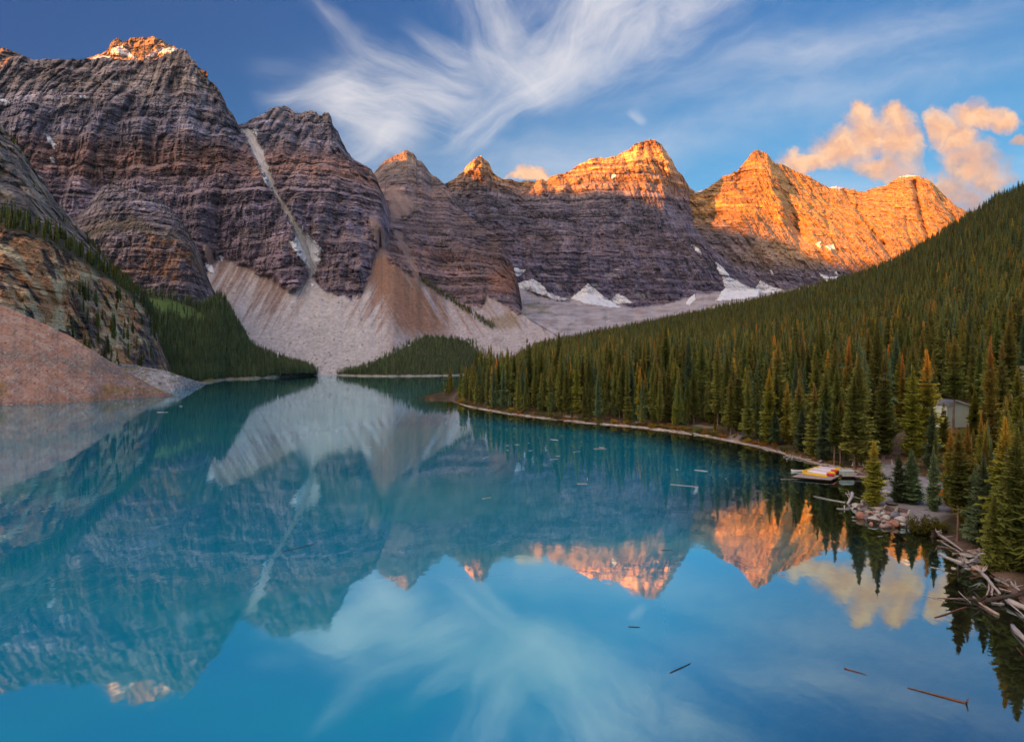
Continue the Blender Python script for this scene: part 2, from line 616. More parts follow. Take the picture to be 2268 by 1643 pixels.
def finish(name, x, y, D, V, col, mat, snow=None, extra=(), back=(160, 520), drop=(60, 520), label=None, snow_lift=2.0, view=None, smooth=False):
    """close the ridge behind its crest, cut off snow and other patches, link everything"""
    nr, nc = D.shape
    vv = [V.reshape(nr, nc, 3)]
    cc = [col.reshape(nr, nc, 3)]
    top = vv[0][-1]
    for b, dz in zip(back, drop):
        r = top.copy()
        k = 1 + b / top[:, 1]
        r[:, 0] *= k
        r[:, 1] *= k
        r[:, 2] = top[:, 2] - dz
        vv.append(r[None]); cc.append(cc[0][-1:])
    VV = np.concatenate(vv).reshape(-1, 3)
    CC = np.concatenate(cc).reshape(-1, 3)
    Fq = grid_faces(nr + len(back), nc)
    pad = len(back) * nc
    specs = []
    if snow is not None:
        specs.append(('snow_patch', np.concatenate([snow.ravel(), np.zeros(pad, bool)]), M_SNOW))
    for nm, mk, mt in extra:
        specs.append((nm, np.concatenate([mk.ravel(), np.zeros(pad, bool)]), mt))
    main, kids = split_mesh(VV, Fq, CC, None, name, mat, specs, smooth)
    tag(main, label, None, None, 'structure')
    for nm, v, q, c, mt, u in kids:
        if nm == 'snow_patch':
            v = v.copy()
            # a real thickness: lifted clear of the rock and closed down to it at its rim
            d = v / np.linalg.norm(v - np.array([0, 0, H]), axis=1)[:, None]
            lab = islands(q, len(v))
            roots, cnt = np.unique(lab[q[:, 0]], return_counts=True)
            order = roots[np.argsort(-cnt)]
            for k, rt in enumerate(order):
                if cnt.max() > 0 and cnt[list(roots).index(rt)] < 5:
                    continue
                fq = q[lab[q[:, 0]] == rt]
                uu, inv = np.unique(fq, return_inverse=True)
                inv = inv.reshape(fq.shape)
                vt = v[uu].copy()
                vt[:, 1] -= snow_lift * 1.2
                vt[:, 2] += snow_lift
                vb = v[uu]
                e = {}
                for a in inv:
                    for i in range(4):
                        p, r = int(a[i]), int(a[(i + 1) % 4])
                        e[(p, r)] = 1
                rim = [(p, r) for (p, r) in e if (r, p) not in e]
                n = len(uu)
                sk = np.array([[p, p + n, r + n, r] for p, r in rim])
                mesh_np('snow_patch', np.concatenate([vt, vb]), np.concatenate([inv, sk]), M_SNOW,
                        np.concatenate([c[uu], c[uu]]), True, main)
        else:
            mesh_np(nm, v, q, mt, c, smooth, main)
    return main


def snow_of(x, y, polys, amp=3.0, seed=5, wl=7.0):
    xx = x + amp * fbm(x / wl, y / wl, 1.5, 3, seed)
    yy = y + amp * fbm(x / wl, y / wl, 7.5, 3, seed + 4)
    m = np.zeros(x.shape, bool)
    for p in polys:
        m |= inpoly(xx, yy, p)
    return m


def snow_col(x, y, X, Z):
    n = fbm(x / 9, y / 5, 0, 3, 77)
    return mix((.78, .78, .82), (.60, .60, .64), sstep(.0, .9, n))


def c_from(line, s=0.4516):
    return line


def scree_col(x, y, X, Y, Z):
    """one colour field for both far screes, so that the fans run into each other"""
    # scree colours
    run = fbm((x + .55 * (y - 600)) / 15, y / 150, 0, 5, 35, .65) * 1.3
    pk = sstep(.0, 1.0, (760 - y) / 190 + .55 * run - .15)
    sc_c = mix((.56, .51, .51), (.30, .20, .17), pk)
    br = sstep(.2, .8, np.exp(-((x - 870 - .35 * (y - 640)) / 62) ** 2) + .35 * run - .1) * sstep(545, 590, y)
    sc_c = mix(sc_c, (.31, .175, .12), br * .95)
    lt = sstep(.35, .95, np.exp(-((x - 700 - .28 * (y - 640)) / (16 + .55 * np.clip(y - 600, 0, 300))) ** 2) + .22 * run) * sstep(590, 640, y)
    sc_c = mix(sc_c, (.55, .50, .49), lt * .7)
    sc_c = sc_c * (1 + .22 * fbm(X / 7, Y / 12, Z / 7, 3, 37))[..., None]
    sc_1, run_1 = sc_c, run
    run = fbm((x - .62 * (y - 640)) / 13, y / 150, 0, 5, 46, .65) * 1.3
    sc_c = mix((.47, .41, .42), (.35, .25, .215), sstep(.0, 1.0, (735 - y) / 130 + .5 * run))
    fan = sstep(.2, .8, np.exp(-((x - 868 - .62 * (y - 620)) / 66) ** 2) + .35 * run)
    sc_c = mix(sc_c, (.32, .17, .105), fan * .95 * sstep(770, 720, y + 14 * run))
    gr2 = sstep(.3, .8, np.exp(-((x - 1118) / 40) ** 2 - ((y - 712) / 22) ** 2) + .25 * run)
    sc_c = mix(sc_c, (.26, .19, .11), gr2 * .7)
    sc_c = sc_c * (1 + .22 * fbm(X / 7, Y / 12, Z / 7, 3, 47))[..., None]
    w = sstep(800, 905, x + 14 * fbm(x / 20, y / 30, 0, 3, 61))
    return mix(sc_1, sc_c, w), run_1 * (1 - w) + run * w


# ---- far lit summit behind the left massif
x, y, D, T = ruled(150, 460, 330, [
    [(150, 190, 2800), (460, 190, 2800)],
    [(150, 150, 2750), (215, 134, 2760), (300, 136, 2780), (400, 130, 2790), (460, 150, 2800)],
    [(150, 145, 2900), (192, 130, 2900), (206, 124, 2900), (225, 119, 2880), (238, 110, 2880), (247, 93, 2880), (256, 86, 2880), (262, 84, 2880), (270, 92, 2880), (276, 92, 2880),
     (284, 91, 2900), (288, 84, 2900), (304, 82, 2900), (318, 82, 2900), (324, 84, 2900), (340, 80, 2900), (347, 84, 2900), (352, 86, 2900), (362, 89, 2900), (372, 99, 2900), (386, 102, 2900), (394, 108, 2900), (420, 140, 2900), (460, 160, 2900)]], 90, 1.6, 4, .8)
X, Y, Z = world(x, y, D)
d, s, hd, gu, ro, fi = rock(X, Y, Z, 0.05, .8, .62, 60, 10, 91, 14)
cl = rock_col(X, Y, Z, s, hd, gu, ro, fi, [(0, OCHRE), (1400, OCHRE), (1600, (.40, .30, .2))], .6, 91, .1, .4)
sn = snow_of(x, y, [[(244, 119), (252, 106), (272, 103), (288, 118), (303, 130), (285, 128), (262, 122)],
                    [(322, 127), (345, 112), (365, 106), (393, 108), (392, 114), (366, 118), (345, 122), (326, 132)],
                    [(200, 133), (220, 125), (248, 128), (235, 135), (215, 137)]], 2.0, 6, 6)
cl[sn] = (.78, .70, .66)
V = np.stack(world(x, y, D + d * .9), -1)
finish('mountain', x, y, D, V, cl, M_ROCK, sn, label='sunlit snow streaked summit behind the dark left cliffs', back=(120, 300))

# ---- far left shoulder with the hanging glacier
x, y, D, T = ruled(-420, 120, 240, [
    [(-420, 300, 2500), (120, 300, 2500)], [(-420, 190, 2480), (0, 190, 2480), (120, 190, 2480)],
    [(-420, 60, 2750), (-150, 80, 2700), (-20, 102, 2650), (0, 105, 2640), (22, 110, 2640), (45, 120, 2640), (70, 131, 2640), (90, 142, 2640), (120, 170, 2640)]], 110, 2.0, 6)
X, Y, Z = world(x, y, D)
d, s, hd, gu, ro, fi = rock(X, Y, Z, 0.05, 1, .8, 40, 14, 21, 9)
cl = rock_col(X, Y, Z, s, hd, gu, ro, fi, [(0, GREY), (1100, (.30, .25, .22)), (1500, (.33, .26, .2))], .8, 21, .3, .4)
sn = snow_of(x, y, [[(-80, 170), (0, 158), (28, 152), (27, 165), (26, 190), (8, 192), (-30, 195), (-80, 200)]], 2, 8)
cl[sn] = (.62, .72, .76)
sn2 = sn & (y < 171)
cl[sn2] = (.76, .76, .8)
V = np.stack(world(x, y, D + d), -1)
finish('mountain', x, y, D, V, cl, M_ROCK, sn, label='grey shoulder with a blue hanging glacier at the far left', back=(160, 400))

# ---- left massif with its two summits and the far scree
L1_crest = [(-420, 60), (-200, 90), (0, 150), (28, 128), (45, 120), (75, 133), (95, 131), (130, 131), (190, 131), (230, 127), (262, 131), (300, 134), (345, 133), (360, 124),
            (378, 117), (400, 108), (412, 111), (418, 119), (425, 130), (436, 140), (441, 156), (447, 168), (470, 181), (481, 192), (490, 207), (497, 222), (503, 238), (518, 256), (528, 275),
            (540, 274), (556, 264), (575, 256), (590, 248), (605, 237), (620, 236), (633, 233), (640, 240), (650, 244), (656, 250), (668, 250), (680, 246), (690, 244), (700, 246),
            (705, 254), (712, 256), (718, 249), (728, 249), (733, 258), (737, 276), (748, 290), (757, 312), (764, 324), (770, 336), (777, 346), (786, 353), (800, 362), (812, 368),
            (822, 376), (831, 388), (840, 410), (852, 440), (866, 470), (890, 520), (915, 570), (940, 630), (960, 700)]
L1_cd = [(-420, 2050), (0, 2150), (300, 2230), (400, 2170), (450, 2150), (535, 2250), (560, 2290), (633, 2330), (730, 2330), (800, 2380), (840, 2330), (900, 2150), (960, 2000)]
crest = [(a, b, np.interp(a, [p[0] for p in L1_cd], [p[1] for p in L1_cd])) for a, b in L1_crest]
dsl = lambda yy: sDD(yy, 1430, 0.66)
scr = [(-420, 640), (455, 610), (470, 585), (490, 572), (540, 588), (600, 615), (640, 645), (668, 632), (690, 605), (715, 642), (760, 662), (795, 668), (822, 610), (842, 545), (846.5, 553), (850, 559), (856, 570), (862, 580), (870, 590), (900, 640), (960, 740)]
scree_top = [(a, b, dsl(b)) for a, b in scr]
midl = [(-420, 400), (0, 430), (200, 440), (400, 430), (500, 425), (560, 420), (620, 440), (700, 440), (800, 470), (842, 500), (870, 540), (900, 600), (960, 720)]
mid = [(a, b, 1905 + .06 * max(0, a - 300)) for a, b in midl]
base = [(-420, 840, 1430), (400, 838, 1430), (960, 838, 1430)]
ledge_lo = [(-420, 240, 1990), (0, 225, 2010), (100, 205, 2020), (180, 212, 2030), (262, 238, 2030), (330, 262, 2030), (420, 262, 2050), (500, 300, 2090), (540, 335, 2130), (640, 330, 2140), (740, 345, 2160), (800, 390, 2180), (842, 440, 2150), (900, 560, 2030), (960, 712, 1960)]
x, y, D, T = ruled(-420, 960, 960, [base, scree_top, mid, ledge_lo, crest], 520, 3.2, 3)
D = D + 14 * (x - 846).clip(0, 200)
X, Y, Z = world(x, y, D)
d, s, hd, gu, ro, fi = rock(X, Y, Z, -0.04, 1.0, .72, 75, 9, 3, 11)
topc = sstep(2.9, 3.05, T)
d = d + topc * (5 * np.tanh(3 * hd) + 26 * np.clip(1 - np.abs(noise(X / 46, Y / 200, Z / 900, 71)) * 2.4, 0, 1) ** 2 + 8 * noise(X / 22, Y / 90, Z / 500, 72))
wob = 9 * fbm(x / 28, y / 28, 0, 4, 31)
sc_m = sstep(-6, 5, (y + wob) - np.interp(x, [p[0] for p in scr], [p[1] for p in scr]))
# debris tongues climbing into the wall, and the couloir between the two summits
GULLY = [(545, 283), (555, 300), (568, 330), (582, 365), (598, 402), (612, 428), (632, 462), (652, 495), (668, 520), (682, 548), (690, 580), (690, 610)]
gw = np.interp(y, [283, 330, 400, 430, 500, 525, 560, 585, 612], [13, 16, 10, 6, 11, 21, 26, 16, 7])
gd = np.abs(x - np.interp(y, [p[1] for p in GULLY], [p[0] for p in GULLY])) + 5 * noise(x / 9, y / 14, 3, 55) + 3 * noise(x / 4, y / 6, 3, 56)
gm = sstep(1.05, .60, gd / gw + .35 * fbm(x / 7, y / 10, 0, 3, 57)) * (y > 283) * (y < 616)
tong = np.zeros_like(x)
for pts, w in [([(842, 545), (838, 515), (830, 490)], 14), ([(470, 585), (458, 550)], 10)]:
    tong = np.maximum(tong, sstep(1.2, .5, (polydist(x, y, pts) + 6 * noise(x / 12, y / 12, 2, 58)) / w))
isl = snow_of(x, y, [[(692, 628), (704, 632), (726, 655), (736, 668), (715, 664), (696, 648)], [(640, 640), (652, 634), (668, 640), (655, 652), (644, 650)]], 4, 15, 9)
smooth_m = np.maximum.reduce([sc_m, tong * .85, gm * .9])
d = d * (1 - smooth_m) + smooth_m * (3.5 * fbm(X / 60, Y / 60, Z / 60, 4, 33))
d = d + gm * 30
D2 = D + d
cl = rock_col(X, Y, Z, s, hd, gu, ro, fi, [(100, PURP), (330, (.26, .20, .20)), (470, PURP), (585, (.29, .22, .21)), (640, RUST), (700, (.31, .20, .16)), (760, (.27, .24, .245)), (850, GREY), (930, (.33, .275, .225)), (1100, (.335, .27, .215)), (1200, (.30, .25, .22))],
              .72, 3, .62, .42)
cl = cl * np.array((1.44, 1.45, 1.60))
# seeps high on the blank upper wall
up = topc * sstep(-.25, .35, fbm(X / 120, Z / 200, 0, 2, 81)) * sstep(.05, .42, noise(X / 17, Y / 80, Z / 260, 82) + .4 * noise(X / 7, Z / 90, 0, 83))
cl = mix(cl, (.06, .055, .065), up * .85)
sc_c, run = scree_col(x, y, X, Y, Z)
cl = mix(cl, sc_c * .92, sc_m)
cl = mix(cl, np.array((.33, .225, .195)) * (1 + .2 * run)[..., None], tong * .85)
trk = mix((.58, .56, .57), (.40, .355, .335), sstep(-.1, .5, fbm((x - .55 * y) / 3.5, y / 60, 0, 3, 36)))
cl = mix(cl, trk, gm)
gullysnow = [[(556, 290), (572, 288), (566, 306)], [(576, 372), (590, 390), (600, 410), (594, 416), (584, 400)], [(657, 494), (672, 504), (671, 516), (662, 510)],
             [(638, 534), (652, 538), (655, 518), (668, 548), (680, 575), (692, 602), (664, 572), (648, 550)], [(676, 514), (696, 534), (716, 556), (704, 562), (710, 576), (696, 588), (687, 566)],
             [(454, 583), (470, 588), (476, 605), (466, 606), (458, 596)], [(484, 568), (495, 570), (492, 580)],
             [(101, 299), (112, 303), (126, 324), (121, 330), (106, 312)], [(110, 348), (122, 352), (120, 362), (114, 358)], [(-60, 195), (0, 214), (20, 226), (24, 232), (2, 226), (-60, 220)],
             [(152, 212), (160, 212), (158, 216)], [(172, 212), (192, 214), (190, 217), (176, 216)], [(688, 628), (696, 630), (692, 640)]]
sn = snow_of(x, y, gullysnow, 1.6, 16, 5)
cl[sn] = snow_col(x, y, X, Z)[sn]
cl[sn & (gm > .4) & (y < 420)] *= np.array((.62, .68, .72))
# thin larches and turf on the ledges
V = np.stack(world(x, y, D2), -1)
FARS = (x, y, D2, (sc_m > .9) * (x < 850) * (.25 + (y > 700)))
BABEL = finish('mountain', x, y, D, V, cl, M_ROCK, sn, [('scree_slope', (sc_m > .5), M_SCREE)],
               label='dark banded double summit massif above the pale scree on the left')

# ---- third summit, its buttress and brown fan
L2_crest = [(780, 420), (815, 400), (830, 381), (836, 374), (842, 366), (850, 358), (862, 352), (873, 344), (882, 341), (892, 335), (900, 332), (908, 336), (915, 340), (922, 347), (924, 355), (934, 357), (941, 364), (948, 377), (955, 385), (970, 395),
            (984, 408), (995, 424), (1003, 440), (1012, 455), (1024, 468), (1042, 480), (1056, 492), (1072, 502), (1092, 514), (1106, 526), (1114, 540), (1120, 556), (1128, 572), (1136, 588), (1142, 606), (1148, 630), (1153, 655), (1158, 692), (1172, 704), (1200, 722), (1240, 744), (1300, 780)]
L2_cd = [(780, 3280), (960, 3300), (990, 3000), (1042, 2650), (1100, 2520), (1150, 2380), (1158, 2050), (1172, 1905), (1200, 1845), (1240, 1795), (1300, 1725)]
crest = [(a, b, np.interp(a, [p[0] for p in L2_cd], [p[1] for p in L2_cd])) for a, b in L2_crest]
scr2 = [(780, 560), (822, 552), (826, 551), (834, 548.5), (842, 545), (846.5, 553), (850, 559), (856, 570), (862, 580), (895, 600), (937, 625), (965, 640), (992, 656), (1030, 676), (1068, 686), (1078, 655), (1095, 662), (1115, 676), (1156, 694), (1172, 706), (1200, 724), (1240, 746), (1300, 782)]
dsl2 = lambda yy, xx: sDD(yy, 1430 + 4 * sstep(846.5, 826, np.asarray(xx, float)) + 130 * sstep(850, 1010, xx), .66 - .14 * sstep(850, 1010, xx))
scree_top = [(a, b, dsl2(b, a)) for a, b in scr2]
mid = [(780, 455, 2550), (860, 470, 2480), (940, 500, 2400), (984, 520, 2380), (1042, 545, 2330), (1110, 590, 2280), (1145, 650, 2240), (1157, 693, 2000), (1172, 705, 1900), (1200, 723, 1840), (1240, 745, 1790), (1300, 781, 1720)]
base = [(780, 838, 1431), (826, 838, 1433), (846.5, 838, 1430), (870, 838, 1430), (1010, 815, dsl2(815, 1010)), (1175, 790, dsl2(790, 1175)), (1300, 800, 1660)]
x, y, D, T = ruled(780, 1300, 500, [base, scree_top, mid, crest], 440, 2.4, 8)
X, Y, Z = world(x, y, D)
d, s, hd, gu, ro, fi = rock(X, Y, Z, -0.03, 1, .75, 66, 9, 43, 10)
wob = 9 * fbm(x / 24, y / 24, 0, 4, 45)
sc_m = sstep(-6, 6, (y + wob) - np.interp(x, [p[0] for p in scr2], [p[1] for p in scr2]))
tong = sstep(1.2, .4, (polydist(x, y, [(842, 560), (838, 520), (860, 480), (900, 455), (870, 430)]) + 7 * noise(x / 12, y / 12, 2, 48)) / 20)
tong = np.maximum(tong, sstep(1.2, .5, (polydist(x, y, [(935, 630), (900, 560), (880, 520)]) + 6 * noise(x / 12, y / 12, 2, 49)) / 9))
sm = np.maximum(sc_m, tong * .7)
d = d * (1 - sm) + sm * 3.5 * fbm(X / 60, Y / 60, Z / 60, 4, 33)
cl = rock_col(X, Y, Z, s, hd, gu, ro, fi, [(100, PURP), (380, (.28, .18, .15)), (450, (.25, .20, .20)), (620, (.24, .19, .185)), (760, (.29, .22, .19)), (860, (.30, .25, .22)), (1000, (.36, .28, .19)), (1150, OCHRE)], .75, 43, .5, .35)
cl = cl * np.array((1.18, 1.16, 1.2))
rr = sstep(.25, .8, np.exp(-((x - 1118) / 40) ** 2 - ((y - 622) / 34) ** 2) + .3 * noise(X / 40, Z / 20, 0, 53) + .25 * noise(s / 14, X / 300, 0, 54))
cl = mix(cl, (.40, .19, .12), rr * .75)
sc_c, run = scree_col(x, y, X, Y, Z)
cl = mix(cl, sc_c * .92, sc_m)
cl = mix(cl, np.array((.32, .22, .185)) * (1 + .2 * run)[..., None], tong * .75)
V = np.stack(world(x, y, D + d), -1)
finish('mountain', x, y, D, V, cl, M_ROCK, None, [('scree_slope', (sc_m > .5), M_SCREE)], label='third summit with a brown buttress and rusty scree fan')

# ---- the long banded wall with the lit ridge
L3_crest = [(960, 440), (984, 407), (996, 400), (1009, 394), (1016, 386), (1026, 379), (1034, 367), (1043, 358), (1052, 351), (1060, 346), (1066, 343), (1071, 350), (1083, 360), (1088, 374), (1094, 383), (1103, 390), (1112, 397),
            (1136, 397), (1146, 402), (1157, 403), (1166, 400), (1178, 402), (1190, 397), (1199, 396), (1206, 399), (1212, 400), (1217, 392), (1222, 390), (1232, 388), (1241, 385), (1252, 383), (1262, 379), (1280, 366), (1296, 358), (1308, 353),
            (1326, 347), (1340, 350), (1352, 346), (1364, 346), (1374, 340), (1386, 333), (1397, 328), (1403, 321), (1410, 318), (1420, 315), (1431, 311), (1448, 310), (1458, 316), (1466, 319), (1471, 330), (1477, 336), (1482, 346),
            (1488, 352), (1494, 366), (1500, 376), (1511, 388), (1520, 404), (1528, 415), (1540, 424), (1560, 440), (1600, 480), (1640, 540), (1680, 600)]
L3_cd = [(960, 3450), (1060, 3500), (1160, 3680), (1300, 3620), (1440, 3600), (1500, 3650), (1530, 3720), (1680, 3900)]
crest = [(a, b, np.interp(a, [p[0] for p in L3_cd], [p[1] for p in L3_cd])) for a, b in L3_crest]
base = [(960, 760, 2450), (1150, 740, 2500), (1400, 720, 2600), (1680, 700, 2700)]
foot = [(960, 650, 2900), (1140, 632, 2950), (1200, 655, 2960), (1250, 670, 2960), (1300, 648, 2980), (1350, 668, 2980), (1400, 682, 2980), (1450, 678, 3000), (1500, 666, 3020), (1560, 650, 3060), (1680, 640, 3200)]
mid = [(960, 500, 3200), (1150, 500, 3250), (1400, 500, 3270), (1520, 510, 3300), (1680, 630, 3420)]
x, y, D, T = ruled(960, 1680, 800, [base, foot, mid, crest], 420, 2.6, 12)
X, Y, Z = world(x, y, D)
d, s, hd, gu, ro, fi = rock(X, Y, Z, 0.015, .9, .85, 84, 9, 63, 12)
litr = sstep(2.35, 2.8, T)
d = d + litr * (52 * np.clip(1 - np.abs(noise((X + .25 * Z) / 88, Y / 300, Z / 330, 171)) * 2.0, 0, 1) ** 1.5 + 20 * fbm(X / 44, Y / 60, Z / 62, 4, 172, .6) - 10)
# the right flank of the main summit turns away from the sun
fl = sstep(1470, 1500, x + .35 * (y - 400)) * sstep(1.9, 2.3, T)
d = d + fl * (x - 1470).clip(0, 80) * 5.2
wob = 7 * fbm(x / 20, y / 20, 0, 4, 65)
sc_m = sstep(-5, 5, (y + wob) - np.interp(x, [p[0] for p in foot], [p[1] for p in foot]))
d = d * (1 - sc_m) + sc_m * 6 * fbm(X / 80, Y / 80, Z / 80, 4, 66)
cl = rock_col(X, Y, Z, s, hd, gu, ro, fi, [(200, (.32, .28, .31)), (330, (.235, .20, .24)), (480, (.225, .195, .225)), (600, (.27, .21, .20)), (720, (.245, .215, .225)), (860, (.275, .23, .215)), (985, (.52, .31, .13)), (1200, (.56, .33, .13))], .85, 63, .5, .25)  # highest palette entries hold the orange of the sunlit ridge
cl = cl * np.array((1.0, 1.03, 1.20)) * (1 + .5 * sstep(900, 1010, Z))[..., None]  # rock near the crest painted lighter to strengthen its sunlit look
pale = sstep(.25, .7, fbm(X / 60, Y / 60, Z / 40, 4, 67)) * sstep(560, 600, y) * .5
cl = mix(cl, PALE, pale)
run = fbm((x) / 30, y / 9, 0, 4, 68)
sc_c = mix((.47, .42, .44), (.36, .29, .28), sstep(-.3, .6, run))
cl = mix(cl, sc_c * .92, sc_m)
s3 = [[(1138, 594), (1165, 598), (1156, 610), (1142, 614)], [(1146, 628), (1165, 622), (1180, 619), (1200, 630), (1212, 647), (1236, 657), (1264, 664), (1240, 667), (1215, 658), (1178, 646), (1150, 638)],
      [(1264, 662), (1284, 645), (1302, 629), (1317, 640), (1348, 666), (1376, 681), (1360, 685), (1334, 678), (1300, 674), (1268, 664)],
      [(1352, 664), (1362, 654), (1370, 650), (1388, 662), (1404, 672), (1386, 672), (1364, 674)], [(1355, 390), (1362, 383), (1365, 388), (1356, 399)], [(1387, 381), (1392, 379), (1390, 384)]]
s3 += [[(1584, 580), (1600, 594), (1618, 612), (1594, 608)], [(1600, 613), (1624, 617), (1646, 631), (1672, 641), (1684, 620), (1700, 634), (1700, 660), (1640, 664), (1584, 668), (1604, 640)], [(1516, 674), (1538, 650), (1540, 664), (1526, 678)], [(1528, 540), (1545, 548), (1556, 566), (1540, 556)]]
sn = snow_of(x, y, s3, 2.2, 26, 6)
cl[sn] = snow_col(x, y, X, Z)[sn]
V = np.stack(world(x, y, D + d), -1)
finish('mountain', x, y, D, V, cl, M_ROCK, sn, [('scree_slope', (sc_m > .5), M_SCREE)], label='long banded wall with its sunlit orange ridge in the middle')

# ---- the right-hand sunlit mountain
L4_crest = [(1500, 470), (1528, 430), (1545, 424), (1556, 421), (1570, 415), (1576, 409), (1586, 402), (1594, 397), (1600, 392), (1612, 387), (1620, 384), (1627, 379), (1632, 381), (1638, 371), (1646, 363), (1655, 352), (1661, 342), (1666, 338), (1672, 333), (1677, 332),
            (1686, 334), (1692, 337), (1698, 339), (1704, 347), (1712, 356), (1717, 361), (1730, 364), (1742, 367), (1752, 374), (1765, 381), (1780, 386), (1796, 391), (1804, 398), (1815, 404), (1826, 411), (1838, 415), (1852, 412), (1864, 415), (1877, 418),
            (1890, 418), (1900, 423), (1914, 424), (1926, 421), (1934, 415), (1950, 413), (1965, 411), (1972, 404), (1980, 398), (1990, 393), (1999, 390), (2012, 389), (2026, 389), (2040, 392), (2053, 396), (2062, 402), (2068, 408), (2078, 418), (2087, 427), (2100, 440), (2110, 450),
            (2122, 458), (2133, 463), (2149, 474), (2200, 510), (2280, 580), (2420, 680)]
L4_cd = [(1500, 3900), (1570, 3950), (1680, 4000), (1850, 4150), (2030, 4150), (2150, 4200), (2420, 4200)]
crest = [(a, b, np.interp(a, [p[0] for p in L4_cd], [p[1] for p in L4_cd])) for a, b in L4_crest]
base = [(1500, 740, 2900), (1800, 720, 3000), (2420, 740, 3000)]
foot = [(1500, 660, 3250), (1560, 655, 3260), (1620, 650, 3260), (1700, 645, 3300), (1760, 640, 3320), (1850, 632, 3350), (1950, 625, 3400), (2420, 715, 3400)]
mid = [(1500, 560, 3480), (1650, 500, 3560), (1750, 510, 3600), (1950, 520, 3680), (2100, 530, 3720), (2420, 695, 3800)]
x, y, D, T = ruled(1500, 2420, 860, [base, foot, mid, crest], 380, 2.0, 17)
X, Y, Z = world(x, y, D)
d, s, hd, gu, ro, fi = rock(X, Y, Z, 0.10, .9, .8, 44, 5, 83, 11)
# pyramid ridge in front of the left summit: it throws the dark notch to its right
ridge = np.exp(-((x - (1688 + .46 * (y - 350))) / 26.0) ** 2) * sstep(338, 400, y) * sstep(505, 455, y)
d = d - ridge * 150
notch = np.exp(-((x - (1722 + .42 * (y - 400))) / 17.0) ** 2) * sstep(390, 440, y) * sstep(560, 500, y)
d = d + notch * 130
for (xa, ya, xb, yb, wd, dp) in [(2026, 405, 2060, 540, 5.5, 95), (1868, 420, 1960, 540, 3.2, 34), (1955, 540, 1995, 590, 6, 44), (1900, 455, 1938, 520, 3.2, 26), (2006, 480, 2030, 560, 3.5, 28), (1828, 470, 1858, 560, 3.2, 22), (1652, 380, 1640, 400, 9, 50), (1625, 395, 1648, 425, 5, 40)]:
    dd = np.abs(polydist(x, y, [(xa, ya), ((xa + xb) / 2 - 5, (ya + yb) / 2), (xb, yb)]) + 2.0 * noise(x / 6, y / 10, 1, 97)) / wd
    d = d + dp * np.exp(-dd * dd)
diag = np.clip(1 - np.abs(noise((X + .55 * Z) / 120, Y / 400, (Z - .5 * X) / 900, 181)) * 2.2, 0, 1) ** 2
d = d + 34 * diag + 16 * (1 - np.abs(noise((X + .3 * Z) / 46, Y / 200, Z / 420, 183)) * 2).clip(0, 1) + 10 * fbm(X / 40, Y / 60, Z / 45, 4, 182, .6)
wob = 7 * fbm(x / 20, y / 20, 0, 4, 85)
sc_m = sstep(-5, 5, (y + wob) - np.interp(x, [p[0] for p in foot], [p[1] for p in foot]))
d = d * (1 - sc_m) + sc_m * 6 * fbm(X / 80, Y / 80, Z / 80, 4, 86)
cl = rock_col(X, Y, Z, s, hd, gu, ro, fi, [(200, (.34, .30, .31)), (420, (.28, .24, .25)), (640, (.28, .235, .22)), (820, (.33, .26, .21)), (960, (.56, .345, .14)), (1300, (.54, .32, .13))], .8, 83, .25, .2, bandamt=.35)  # upper palette entries carry sunrise orange in the rock colour
cl = cl * mix((1.0, 1.02, 1.25), (1.12, 1.08, 1.0), sstep(640, 860, Z))  # shade tint painted into the lower rock, sun warmth into the upper
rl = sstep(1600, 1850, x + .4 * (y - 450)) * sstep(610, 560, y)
cl = mix(cl, np.array((.62, .39, .16)) * (1 + .18 * noise(s / 16, X / 600, 0, 87) + .15 * fi)[..., None], rl * .65)  # sunlit orange of the right face laid into the rock colour
cl = mix(cl, np.array((.47, .42, .44)) * (1 + .1 * ro)[..., None], sc_m)
s4 = [[(1587, 584), (1600, 596), (1616, 610), (1596, 608)], [(1603, 615), (1624, 619), (1646, 633), (1670, 643), (1684, 622), (1712, 637), (1734, 641), (1720, 648), (1660, 652), (1620, 656), (1590, 654), (1606, 640)],
      [(1813, 605), (1838, 614), (1856, 613), (1872, 622), (1870, 626), (1830, 626)], [(1518, 672), (1538, 652), (1538, 664), (1524, 674)], [(1806, 540), (1818, 534), (1816, 552)], [(1826, 546), (1846, 540), (1850, 552), (1838, 554)],
      [(1834, 416), (1850, 411), (1870, 418), (1860, 421)], [(1985, 393), (2010, 388), (2030, 389), (2024, 393)], [(1704, 595), (1710, 600), (1714, 612), (1708, 606)], [(1528, 540), (1545, 548), (1556, 566), (1540, 556)], [(1530, 416), (1550, 420), (1566, 416), (1556, 426), (1540, 428)],
      [(1848, 604), (1852, 600), (1856, 612)]]
sn = snow_of(x, y, s4, 2.0, 28, 6)
cl[sn] = snow_col(x, y, X, Z)[sn]
V = np.stack(world(x, y, D + d), -1)
finish('mountain', x, y, D, V, cl, M_ROCK, sn, [('scree_slope', (sc_m > .5), M_SCREE)], label='broad sunlit orange mountain on the right with a pyramid summit')

